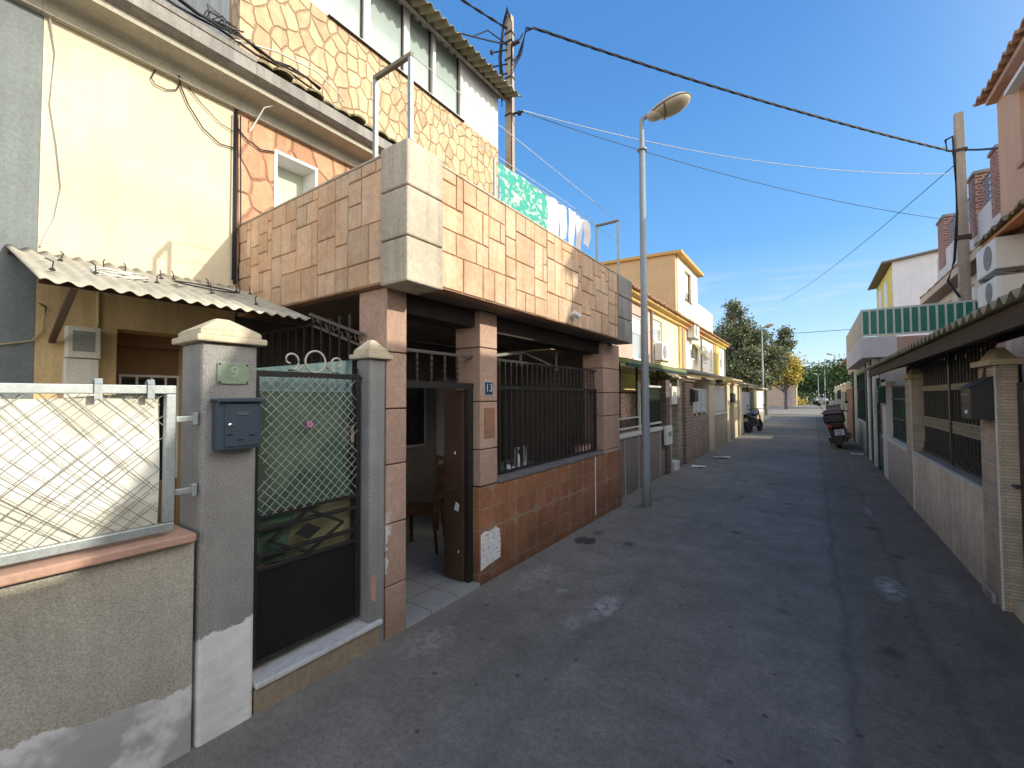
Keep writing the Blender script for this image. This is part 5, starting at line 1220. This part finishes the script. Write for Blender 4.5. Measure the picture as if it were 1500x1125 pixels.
b = MB(); b.box(xg-.03,xg+.05,14.45,15.0,2.05,2.5); b.build('lattice_panel', coursed('lilac_lattice',(.42,.40,.44),(.2,.18,.2),(.5,.48,.52),.12,.10,.02), terr)
mail(16.6,1.56,xg-.03,'black mailbox on the white wall under the green balcony',.5,.36,.14,None,-1)
front('yard_wall','pale grey yard wall with dark lattice railing on the right',9.26,12.2,.80,gen('pale_grey_tile_wall',(.46,.44,.40),(.40,.38,.35),3,dirt=.3),cap_white,x=XR+.2,th=.19)
rg = thing('window_railing','dark green lattice railing on the pale grey wall beside the green mailbox','railing',(XR+.1,10.7,.87))
b = MB(); x = XR+.1
b.box(x-.012,x+.012,9.28,12.1,.875,.90); b.box(x-.012,x+.012,9.28,12.1,1.62,1.65); b.box(x-.012,x+.012,9.28,12.1,1.86,1.89); b.box(x-.012,x+.012,9.28,12.1,1.25,1.27)
b.build('frame', deep_green, rg)
yy = 9.36
while yy < 12.1:
    b = MB(); b.box(x-.008,x+.008,yy-.01,yy+.01,.90,1.86); b.build('bar', deep_green, rg); yy += .16
b = MB(); b.box(x+.02,x+.03,9.28,12.1,1.3,1.62); b.build('green_sheet', gpan, rg)
mail(11.75,1.55,XR-.0,'big dark green mailbox on the white post right of the balcony house door',.45,.36,.12,deep_green,-1)
b = MB(); b.box(XR-.0,XR+.16,11.55,12.15,.0,1.98); b.build('gate_post', cap_white, label='white gate post carrying the big dark green mailbox', cat='gate post', bevel=.01)
gt2 = thing('yard_gate', 'dark green double gate posts and leaf before the balcony house', 'gate', (XR+.08,12.8,0))
b = MB(); b.box(XR+.0,XR+.07,12.2,12.42,0,2.05); b.build('post', deep_green, gt2)
b = MB(); b.box(XR+.0,XR+.07,13.0,13.15,0,2.1); b.build('post', deep_green, gt2)
b = MB(); b.box(XR+.03,XR+.05,12.43,12.99,.1,.85)
for z in (1.0,1.3,1.6,1.9): b.box(XR+.03,XR+.05,12.43,12.99,z,z+.03)
b.build('leaf', gen('grey_green_leaf',(.12,.14,.13)), gt2)
b = MB(); b.box(XR+.4,3.2,12.05,12.15,0,2.4); b.build('yard_partition', dark_room, label='dim plaster partition under the end of the long corrugated porch roof', cat='wall')

# far right row
fr_ = gen('far_cream_wall', (.62,.55,.38), (.55,.48,.33), 3, dirt=.2, blot=.1)
front('yard_wall','cream far yard wall lining the right side of the alley beyond the scooter',26.2,44,1.95,fr_,None,x=1.6,th=.2)
for i, y in enumerate((27.5,31,34.5,38.5,43)):
    pillar(['cream pillar nearest the scooter in the far right wall','second cream pillar of the far right wall','third cream pillar of the far right wall','fourth cream pillar of the far right wall','last cream pillar of the far right wall'][i],y,y+.8,2.3,yard_cream,1.4,.15,None,0,-1)['group'] = 'pillars of the far right wall'
pillar('orange brick pillar just past the balcony house on the right',22.5,25.6,1.95,coursed('orange_brick',(.50,.22,.11),(.43,.18,.09),(.4,.3,.22),.24,.075,.01),1.27,.3,terracotta,0,-1)
front('yard_wall','short cream wall between the balcony house and the orange brick pillar',20.95,22.45,1.25,yard_cream,None,x=1.5,th=.2)
mail(26.0,1.45,1.4,'black mailbox beyond the orange brick pillar on the right',.7,.5,.16,None,-1); mail(34.0,1.5,1.4,'black mailbox far along the cream right wall',.9,.6,.16,None,-1)
ylw = thing('yellow_house', 'white gabled house with yellow street front rising behind the green balcony', 'house', (5,27.5,0))
b = MB(); b.box(2.9,3.15,24.95,30.2,0,7.4); b.build('front_wall', gen('yellow_render',(.80,.62,.16),(.74,.57,.15),3), ylw)
b = MB(); b.prism([(2.92,0),(2.92,7.5),(9.5,8.3),(9.5,0)],'y',24.72,24.949); b.build('side_wall', gen('white_gable',(.66,.65,.67),(.6,.59,.61),2), ylw)
b = MB(); b.box(2.86,2.899,26.2,27.0,5.2,7.0); b.box(2.86,2.899,28.2,29.0,5.2,7.0); b.build('window', white_paint, ylw)
b = MB(); b.prism([(2.55,7.42),(2.55,7.5),(9.7,8.42),(9.7,8.33)],'y',24.5,30.4); b.build('roof', gen('roof_slab',(.16,.13,.10),(.2,.17,.13)), ylw)
rt = thing('tiled_porch', 'small clay-tiled porch on a cream wall tucked under the far end of the green balcony', 'porch roof', (1.4,21.4,2.6))
b = MB(); corrugated(b, 19.3, 24.0, (.98,3.02), (1.9,3.62), .24, .035, 8, .03, True, 12, .02); b.build('roof', clay_tile, rt)
b = MB(); b.box(1.26,1.5,19.4,23.9,2.60,3.1); b.build('wall', gen('cream_porch_wall',(.62,.54,.42)), rt)

# ================================================================== two-wheelers
def wheel(M, y, z, r, w, parent, front=False):
    b = MB(M); b.lathe((0,y,z),[(r*.72,-w*.5),(r*.93,-w*.46),(r,-w*.2),(r,w*.2),(r*.93,w*.46),(r*.72,w*.5)],24,'x'); t = b.build('wheel', gen('tyre_rubber',(.018,.018,.018),(.026,.025,.024),20,rough=.8), parent, smooth=True)
    b = MB(M); b.lathe((0,y,z),[(.03,-w*.55),(.05,-w*.3),(r*.7,-w*.2),(r*.7,w*.2),(.05,w*.3),(.03,w*.55)],16,'x'); b.build('rim', gen('rim_grey',(.12,.12,.12),metal=.6,rough=.4), t)
def scooter(x, y, rz, lean, label):
    M = Matrix.Translation((x,y,0)) @ Matrix.Rotation(rz,4,'Z') @ Matrix.Rotation(lean,4,'Y') @ Matrix.Scale(1.13,4)
    t = thing('motor_scooter', label, 'motor scooter', (x,y,0))
    blk = gen('scooter_black',(.015,.014,.016),(.022,.02,.022),5,rough=.35); mar = gen('scooter_maroon',(.075,.018,.035),(.06,.015,.03),5,rough=.3,spec=.6)
    wheel(M,-.62,.25,.25,.13,t); wheel(M,.70,.24,.24,.11,t)
    b = MB(M); b.ellipsoid((0,-.45,.62),(.20,.48,.17),18,10); b.prism([(-.15,.34),(.15,.34),(.19,.62),(-.19,.62)],'y',-.80,.15); b.box(-.16,.16,.1,.62,.28,.36); b.prism([(-.21,.30),(.21,.30),(.17,1.0),(-.17,1.0)],'y',.50,.62); b.build('body', blk, t, bevel=.02)
    b = MB(M); b.prism([(-.10,.10),(.10,.10),(.14,.46),(-.14,.46)],'y',-.94,-.86); b.box(-.09,.09,-.94,-.6,.48,.53); b.build('mudguard', blk, t, bevel=.01)
    b = MB(M); b.ellipsoid((0,-.2,.78),(.17,.42,.07),16,8); b.build('seat', gen('seat_vinyl',(.02,.018,.018),rough=.6), t, smooth=True)
    b = MB(M); b.box(-.25,.25,-.98,-.62,.74,.98); q = b.build('top_box', blk, t, bevel=.05, segs=3)
    b = MB(M); b.prism([(-.245,.983),(.245,.983),(.22,1.10),(.12,1.14),(-.12,1.14),(-.22,1.10)],'y',-.975,-.62); b.build('lid', mar, q, bevel=.03)
    b = MB(M); b.box(-.21,.21,-.93,-.55,.69,.735); b.build('rack', iron, t)
    b = MB(M); b.ellipsoid((-.12,-.93,.64),(.075,.05,.045),12,6); b.build('tail_light', gen('red_lens',(.45,.04,.03),(.38,.03,.02),rough=.15), t, smooth=True)
    b = MB(M); b.ellipsoid((.10,-.93,.64),(.09,.05,.04),12,6); b.build('tail_light', gen('dark_red_lens',(.10,.02,.02),rough=.15), t, smooth=True)
    b = MB(M); b.box(-.045,.175,-.965,-.957,.385,.55); pp = b.build('number_plate', gen('plate_white',(.62,.66,.72)), t, bevel=.003)
    b = MB(M)
    for xx, zz in ((-.0,.50),(.04,.50),(.08,.50),(.12,.50),(.04,.43),(.075,.43),(.11,.43)): b.box(xx-.012,xx+.010,-.9675,-.9652,zz-.022,zz+.024)
    b.build('plate_mark', gen('plate_ink',(.12,.13,.16)), pp)
    b = MB(M); b.tube([(.17,-.15,.28),(.22,-.5,.30),(.25,-.95,.38)],[.04,.075,.08],n=14); b.build('exhaust', dark_metal, t)
    b = MB(M); b.box(-.22,.22,-.85,-.30,.18,.34); b.bar((-.12,.0,.2),(-.26,-.02,.0),.03); b.build('engine', blk, t, bevel=.03)
    b = MB(M); b.tube([(-.33,.42,1.0),(-.2,.5,1.03),(0,.55,1.02),(.2,.5,1.03),(.33,.42,1.0)],.02); b.tube([(0,.55,1.02),(0,.70,.3)],.04); b.build('handlebar', blk, t)
    for s_ in (-1,1):
        b = MB(M); b.tube([(s_*.25,.47,1.03),(s_*.33,.50,1.24)],.008); b.ellipsoid((s_*.35,.50,1.28),(.055,.02,.04),10,6); b.build('mirror', blk, t, smooth=True)
    b = MB(M); b.grid(lambda u,v: (-.19+.38*u, .60+.05*math.cos((u-.5)*3)-.08*v, 1.0+.24*v), 8, 4); b.build('windscreen', gen('smoked_screen',(.25,.24,.26),rough=.1), t, smooth=True)
scooter(.72, 18.5, R(-3), R(-8), 'dark scooter with maroon top box parked against the right wall')
def motorbike(x, y, rz, lean, label):
    M = Matrix.Translation((x,y,0)) @ Matrix.Rotation(rz,4,'Z') @ Matrix.Rotation(lean,4,'Y')
    t = thing('motorcycle', label, 'motorcycle', (x,y,0))
    blk = gen('bike_black',(.012,.012,.013),(.02,.02,.02),5,rough=.3)
    wheel(M,-.65,.31,.31,.15,t); wheel(M,.70,.30,.30,.11,t)
    b = MB(M); b.prism([(-.55,.75),(-.1,.72),(.1,.6),(.1,.35),(-.35,.35),(-.75,.78),(-.8,.86),(-.5,.84)],'x',-.10,.10); b.build('frame', blk, t, bevel=.02)
    b = MB(M); b.ellipsoid((0,.17,.86),(.16,.27,.14),16,10); b.build('tank', gen('bike_grey_tank',(.10,.13,.15),rough=.2,spec=.6), t, smooth=True)
    b = MB(M); b.ellipsoid((0,-.32,.85),(.14,.34,.07),14,8); b.build('seat', gen('bike_seat',(.015,.015,.015),rough=.6), t, smooth=True)
    b = MB(M); b.box(-.16,.16,-.12,.28,.28,.56); b.build('engine', dark_metal, t, bevel=.03)
    b = MB(M); b.tube([(-.38,.42,1.05),(-.15,.45,1.10),(.15,.45,1.10),(.38,.42,1.05)],.016); b.tube([(-.08,.45,1.05),(-.08,.70,.30)],.025); b.tube([(.08,.45,1.05),(.08,.70,.30)],.025); b.build('handlebar', blk, t)
    b = MB(M); b.ellipsoid((0,.56,.98),(.10,.08,.11),12,8); b.build('headlight', chrome, t, smooth=True)
    b = MB(M); b.tube([(.14,.1,.3),(.18,-.4,.32),(.20,-.85,.42)],[.03,.05,.06],n=12); b.build('exhaust', dark_metal, t)
    b = MB(M); b.box(-.09,.09,-.99,-.98,.52,.68); b.build('number_plate', gen('yellowish_plate',(.55,.50,.22)), t)
    b = MB(M); b.prism([(-.08,.6),(.08,.6),(.11,.86),(-.11,.86)],'y',-.975,-.80); b.build('tail', blk, t, bevel=.02)
    for s_ in (-1,1):
        b = MB(M); b.tube([(s_*.3,.43,1.07),(s_*.36,.42,1.22)],.008); b.ellipsoid((s_*.38,.42,1.25),(.06,.02,.04),10,6); b.build('mirror', blk, t, smooth=True)
motorbike(-2.33, 23.6, R(-14), R(-4), 'black motorcycle parked against the left row near the end of the alley')

# ================================================================== trees and the far end
def gz(y): return 0 if y < 45 else min((y-45)/17,1)*.55 + max(0,min((y-62)/60,1))*.35
bark = gen('bark', (.15,.12,.09), (.10,.08,.06), 6, bp=.5, bscale=20)
def tree(name, label, base, trunk_h, tr, lobes, n_per, leaf, lm, seed, cat='tree', group=None, lean=(0,0)):
    rr = random.Random(seed); bx, by, bz = base
    t = thing(name, label, cat, base, group)
    top = Vector((bx+lean[0],by+lean[1],bz+trunk_h))
    b = MB(); b.tube([(bx,by,bz-.2),(bx+lean[0]*.4,by+lean[1]*.4,bz+trunk_h*.5),top],[tr*1.25,tr,tr*.8],n=9)
    for c, r in lobes:
        c = Vector(c); b.tube([top-Vector((0,0,trunk_h*.15)),top.lerp(c,.5)+Vector((0,0,.15)),c+Vector((0,0,r[2]*.3))],[tr*.55,tr*.35,tr*.12],n=6)
        for k_ in range(3):
            d = Vector((rr.uniform(-1,1)*r[0],rr.uniform(-1,1)*r[1],rr.uniform(-.3,1)*r[2]))*.75; b.tube([top.lerp(c,.6),c+d],[tr*.22,tr*.06],n=5)
    b.build('trunk', bark, t, smooth=True)
    b = MB()
    for c, r in lobes:
        vol = r[0]*r[1]*r[2]; n = int(n_per*vol**.67)
        ncl = max(5, n//16)
        for k_ in range(ncl):
            while True:
                q = Vector((rr.gauss(0,1),rr.gauss(0,1),rr.gauss(0,1)))
                if q.length > .01: break
            q = q.normalized()*rr.uniform(.45,1.12)**.7
            cc = Vector((c[0]+q.x*r[0], c[1]+q.y*r[1], c[2]+q.z*r[2])); sp = rr.uniform(.16,.34)*min(r)*.75+leaf*.8
            ct = rr.uniform(-.25,.25) + .5 + .28*q.z
            for m_ in range(16):
                p = cc+Vector((rr.gauss(0,sp),rr.gauss(0,sp),rr.gauss(0,sp*.8)))
                d = Vector((rr.gauss(0,1),rr.gauss(0,1),rr.gauss(0,.7))).normalized(); e = d.orthogonal().normalized(); e.rotate(Matrix.Rotation(rr.uniform(0,6.28),3,d))
                l = leaf*rr.uniform(.6,1.3)
                b.quad(p, p+d*l*.5+e*l*.32, p+d*l, p+d*l*.5-e*l*.32, min(1,max(0,ct+rr.uniform(-.2,.2))))
    b.build('crown', lm, t)
    return t
lf_olive = m_leaf('olive_green_leaf', (.075,.09,.042), (.25,.27,.14)); lf_pine = m_leaf('pine_leaf', (.02,.05,.018), (.11,.19,.065)); lf_yel = m_leaf('yellow_leaf', (.36,.27,.05), (.66,.54,.12)); lf_bush = m_leaf('bush_leaf', (.03,.06,.015), (.12,.17,.05))
def scatter(seed, lobes, n, k):
    rr = random.Random(seed); out = []
    for c, r in lobes:
        for i in range(n):
            q = Vector((rr.gauss(0,1),rr.gauss(0,1),rr.gauss(0,1))).normalized()*rr.uniform(.3,1.15); s_ = rr.uniform(.75,1.35)*k
            out.append(((c[0]+q.x*r[0],c[1]+q.y*r[1],c[2]+q.z*r[2]),(r[0]*s_,r[1]*s_,r[2]*s_*.8)))
    return out
tree('broadleaf_tree','tall dusty green tree at the end of the left row, the largest tree in view',(-4.6,41,0),3.0,.26,
     scatter(3,[((-5.6,41,7.4),(1.3,1.3,1.5)),((-5.3,40.5,8.9),(.7,.8,.7)),((-6.7,41.5,5.6),(1.0,1.3,1.3)),((-3.9,41,6.7),(1.1,1.2,1.3)),((-4.7,40,5.0),(1.6,1.3,1.4)),((-2.8,41.5,5.2),(1.0,1.1,1.4)),((-5.8,40,3.4),(1.5,1.2,1.2)),((-3.9,40.3,3.2),(1.2,1.0,1.2))],7,.45),1300,.21,lf_olive,3)
tree('broadleaf_tree','slimmer green tree between the tall dusty tree and the yellow tree',(-3.5,44.5,0),3.6,.18,
     scatter(8,[((-2.2,45,6.2),(.7,.8,.8)),((-1.8,45,7.2),(.5,.5,.5)),((-2.9,45.2,5.4),(.9,.9,.9)),((-3.3,45,4.2),(.9,.9,.9))],6,.48),1500,.21,lf_olive,8)
tree('plane_tree','yellow autumn tree with dark trunk beside the low pink building',(-2.35,54,gz(54)),2.0,.16,
     scatter(5,[((-1.9,54,5.4),(1.0,.9,.9)),((-2.6,54,4.4),(1.2,1.0,.9)),((-3.5,53.8,3.4),(.9,.8,.9)),((-1.7,54,3.8),(.8,.8,.9))],5,.5),900,.24,lf_yel,5)
for i, (x, y, h, sx, lb) in enumerate(((-1.2,78,5.6,2.6,'left pine of the group beyond the crossing'),(1.6,82,6.0,2.8,'round-topped pine in the middle of the group beyond the crossing'),(4.6,76,5.6,2.4,'right pine of the group, behind the far lamps'),(-4.6,84,5.2,2.8,'pine half hidden behind the yellow tree'),(7.6,84,6.2,3.0,'pine rising above the far right wall'),(3.3,58,5.2,1.5,'light green tree above the far right wall beside the tallest far lamp'))):
    z = gz(y); tree('pine_tree' if i < 5 else 'broadleaf_tree',lb,(x,y,z),h*.45,.2,[((x,y,z+h*.72),(sx,1.8,h*.24)),((x-sx*.5,y,z+h*.55),(sx*.6,1.4,h*.2)),((x+sx*.5,y-.4,z+h*.52),(sx*.6,1.4,h*.22))],420,.36,lf_pine if i < 5 else lf_bush,30+i)
for i, (x, y, r, mt_, lb) in enumerate(((-.9,66,1.1,lf_bush,'rounded green bush at the crossing beneath the pines'),(-1.9,63,.8,lf_yel,'low yellow bush at the crossing right of the yellow tree'),(-6.5,70,1.6,lf_bush,'green bush behind the dark parked car'))):
    z = gz(y); tree('bush',lb,(x,y,z),r*.5,.08,[((x,y,z+r*.6),(r*1.3,r,r*.6))],700,.2,mt_,50+i,'bush')
rr = random.Random(77); b = MB()
for i in range(9000):
    x = rr.uniform(-45,45); y = 105+rr.uniform(-4,4); hh = 4.2+1.6*math.sin(x*.35)+1.0*math.sin(x*.9+1); z = gz(y)+hh*rr.random()**.7
    d = Vector((rr.gauss(0,1),rr.gauss(0,1),rr.gauss(0,1))).normalized(); e = d.orthogonal().normalized(); l = .9
    p = Vector((x,y,z)); b.quad(p,p+d*l*.5+e*l*.4,p+d*l,p+d*l*.5-e*l*.4,min(1,max(0,z/hh*.6+rr.uniform(-.2,.2))))
b.build('distant_wood', lf_pine, kind='stuff', label='far-off dark wood closing the view beyond the crossing', cat='wood')

b = MB(); b.quad((-60,46,.06),(60,46,.06),(60,61.5,.565),(-60,61.5,.565)); b.build('cross_street', gen('sunlit_concrete_road',(.34,.31,.26),(.28,.255,.215),.8,bp=.2,bscale=40,blot=.2), kind='structure')  # paler sheet than the lane, added to brighten the sunlit far strip
lb_ = thing('low_building', 'low cream building with lilac door behind the yellow tree', 'building', (-3.4,60,gz(60)))
z = gz(60); b = MB(); b.box(-5.0,-1.6,60,63,z-.2,z+2.3); b.build('wall', gen('cream_low_wall',(.62,.48,.36)), lb_)
b = MB(); b.box(-2.9,-2.2,59.95,59.999,z,z+1.9); b.build('door', gen('lilac_door',(.50,.40,.46)), lb_)
b = MB(); b.box(-5.2,-1.5,59.9,63.1,z+2.301,z+2.45); b.build('roof', terracotta, lb_)
def car(x, y, rz, colr, label):
    z = gz(y); M = Matrix.Translation((x,y,z)) @ Matrix.Rotation(rz,4,'Z'); t = thing('parked_car', label, 'car', (x,y,z))
    pm = gen('car_paint_'+label[:4], colr, rough=.3, spec=.6, fine=0)
    b = MB(M); b.prism([(-2.0,.28),(2.0,.28),(2.05,.6),(1.9,.85),(-1.95,.92),(-2.05,.6)],'x',-.85,.85); b.build('body', pm, t, bevel=.08, segs=3)
    b = MB(M); b.prism([(-1.85,.90),(1.0,.86),(.35,1.42),(-1.45,1.46)],'x',-.72,.72); c_ = b.build('cabin', pm, t, bevel=.06)
    b = MB(M); b.quad((-.6,-1.80,.97),(.6,-1.80,.97),(.6,-1.53,1.39),(-.6,-1.53,1.39)); b.build('window', pane_dark, c_)
    for s_ in (-1,1):
        b = MB(M); b.quad((s_*.726,-1.5,.96),(s_*.726,.75,.94),(s_*.726,.3,1.36),(s_*.726,-1.35,1.38)); b.build('window', pane_dark, c_)
        b = MB(M); b.box(s_*.66-.14,s_*.66+.14,-2.09,-2.0,.66,.82); b.build('tail_light', gen('car_red',(.25,.02,.02)), t)
        for yy in (-1.3,1.3):
            b = MB(M); b.lathe((s_*.75,yy,.31),[(.31,-.1),(.31,.1)],18,'x'); b.build('wheel', iron, t)
    b = MB(M); b.box(-.26,.26,-2.09,-2.06,.5,.61); b.build('number_plate', plastic_white, t)
car(-5.15,63,R(4),(.03,.04,.055),'dark blue-grey car parked at the crossing beyond the left row')
for i, (x, y, lb) in enumerate(((-.25,66,'white moped left of the pair parked at the crossing'),(.75,66.5,'white moped right of the pair parked at the crossing'))):
    z = gz(y); M = Matrix.Translation((x,y,z)) @ Matrix.Rotation(R(70),4,'Z'); t = thing('moped', lb, 'moped', (x,y,z))
    wheel(M,-.6,.27,.27,.12,t); wheel(M,.62,.27,.27,.1,t)
    b = MB(M); b.ellipsoid((0,-.35,.62),(.18,.45,.2),12,8); b.prism([(-.18,.3),(.18,.3),(.15,1.0),(-.15,1.0)],'y',.40,.55); b.box(-.14,.14,-.1,.5,.28,.36); b.build('body', plastic_white, t, bevel=.02)
    b = MB(M); b.tube([(-.3,.4,1.05),(0,.5,1.08),(.3,.4,1.05)],.02); b.build('handlebar', iron, t)
for x, y, k_, lb in ((2.02,60,1.02,'tallest far street lamp rising above the far right wall'),(1.15,64,.86,'middle far street lamp of the three above the far right wall'),(.55,70,.74,'shortest far street lamp at the end of the far right wall')):
    t = street_lamp(x, y, lb, k_, R(180), False); t.location.z = 0
# small litter
def litter(x, y, s_, mat, name, label, cat='litter'):
    rr = random.Random(int(x*100+y*10)); b = MB()
    b.grid(lambda u,v: (x+(u-.5)*s_*1.4+rr.uniform(-.1,.1)*s_, y+(v-.5)*s_+rr.uniform(-.1,.1)*s_, .006+.12*s_*rr.random()), 4, 3); b.build(name, mat, label=label, cat=cat)
litter(-2.3,11.2,.22,plastic_white,'paper_scrap','white paper scrap on the asphalt in front of the pink brick pillar'); litter(-2.12,13.2,.28,plastic_white,'paper_scrap','longer white paper scrap on the asphalt before the pink brick wall')
litter(1.0,16.1,.2,plastic_white,'paper_scrap','crumpled white scrap at the foot of the wall in front of the scooter')
b = MB(); b.prism([(-2.25+(.10+.05*math.sin(a*2.3)+.03*math.cos(a*4.1))*math.cos(a*2*math.pi/22), 4.76+(.12+.05*math.sin(a*1.7+1))*math.sin(a*2*math.pi/22)) for a in range(22)],'z',.003,.006); b.build('tar_patch', gen('tar',(.05,.046,.042),(.10,.095,.088),14,bp=.8), kind='structure')

# ------------------------------------------------------------------ world, sun, camera
SUN = Vector((1.0,.28,.46)).normalized()
el = math.asin(SUN.z); az = math.atan2(SUN.x, SUN.y)
wd = bpy.data.worlds.new('World'); scene.world = wd; wd.use_nodes = True
nt = wd.node_tree; bg = nt.nodes['Background']
sky = nd(nt, 'ShaderNodeTexSky', sky_type='NISHITA', sun_disc=False, sun_elevation=el, sun_rotation=az, air_density=1.0, dust_density=.3, ozone_density=2.0, altitude=20)
dirv = nd(nt, 'ShaderNodeTexCoord').outputs['Generated']; sx = xyz(nt, dirv)
q = vec(nt, mth(nt,'DIVIDE',sx[0],mth(nt,'ADD',mth(nt,'ABSOLUTE',sx[2]),.12)), mth(nt,'DIVIDE',sx[1],mth(nt,'ADD',mth(nt,'ABSOLUTE',sx[2]),.12)), 0)
K = 1/.15
grad = ramp(nt, sx[2], [(0.0,(.60,.80,.95)),(.10,(.44,.72,.98)),(.30,(.115,.44,.96)),(.60,(.055,.28,.76)),(1.0,(.04,.21,.62))])
grad = mix(nt, 1.0, grad, (K,K,K), 'MULTIPLY')
c = mix(nt, .25, grad, mix(nt, 1.0, sky.outputs[0], (2.1,2.1,2.0), 'MULTIPLY'))
# thin cirrus low over the end of the alley
cl = ramp(nt, noi(nt, scl(nt, dirv, (2.2,1.2,16)), 1.9, 6, .55, .5), [(.47,0.0),(.66,1.0)])
band = ramp(nt, sx[2], [(.02,.2),(.10,.9),(.20,.7),(.27,0.0)])
c = mix(nt, mth(nt,'MULTIPLY',mth(nt,'MULTIPLY',cl,band),.55), c, (5.6,6.0,6.4))
# shade fill added to the sky: wide glow round the sun, pale band behind camera
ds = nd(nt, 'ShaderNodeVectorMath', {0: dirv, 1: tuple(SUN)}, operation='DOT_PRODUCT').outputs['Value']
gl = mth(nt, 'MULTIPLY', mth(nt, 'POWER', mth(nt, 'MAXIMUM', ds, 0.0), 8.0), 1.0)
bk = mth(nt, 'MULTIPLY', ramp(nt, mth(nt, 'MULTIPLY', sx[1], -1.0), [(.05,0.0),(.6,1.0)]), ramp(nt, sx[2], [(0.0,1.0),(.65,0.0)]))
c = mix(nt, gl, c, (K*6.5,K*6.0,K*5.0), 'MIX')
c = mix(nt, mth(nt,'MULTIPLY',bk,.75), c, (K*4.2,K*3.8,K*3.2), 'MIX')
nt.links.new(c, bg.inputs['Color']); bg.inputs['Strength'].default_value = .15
sl = bpy.data.lights.new('sun', 'SUN'); sl.energy = 4.5; sl.angle = R(.55); sl.color = (1.0,.925,.78)
so = bpy.data.objects.new('sun', sl); col.objects.link(so); so.rotation_euler = (-SUN).to_track_quat('-Z','Y').to_euler(); so.location = (8,8,14)

cam = bpy.data.cameras.new('camera'); co = bpy.data.objects.new('camera', cam); col.objects.link(co)
cam.sensor_width = 36; cam.lens = 36*637.2/1500; cam.clip_start = .05; cam.clip_end = 3000
yw, pt_, ro = R(34.70), R(1.73), R(-.239)
fw = Vector((-math.sin(yw)*math.cos(pt_), math.cos(yw)*math.cos(pt_), math.sin(pt_))); rt_ = Vector((math.cos(yw), math.sin(yw), 0)); up_ = rt_.cross(fw)
r2 = rt_*math.cos(ro)+up_*math.sin(ro); u2 = -rt_*math.sin(ro)+up_*math.cos(ro)
M = Matrix((r2, u2, -fw)).transposed().to_4x4(); M.translation = (0,0,1.7); co.matrix_world = M
scene.camera = co
scene.view_settings.view_transform = 'Standard'; scene.view_settings.look = 'None'; scene.view_settings.exposure = 0; scene.view_settings.gamma = 1
scene.render.engine = 'CYCLES'
scene.cycles.use_denoising = True
try: scene.cycles.denoiser = 'OPENIMAGEDENOISE'
except Exception: pass
scene.cycles.max_bounces = 8; scene.cycles.diffuse_bounces = 5; scene.cycles.sample_clamp_indirect = 6
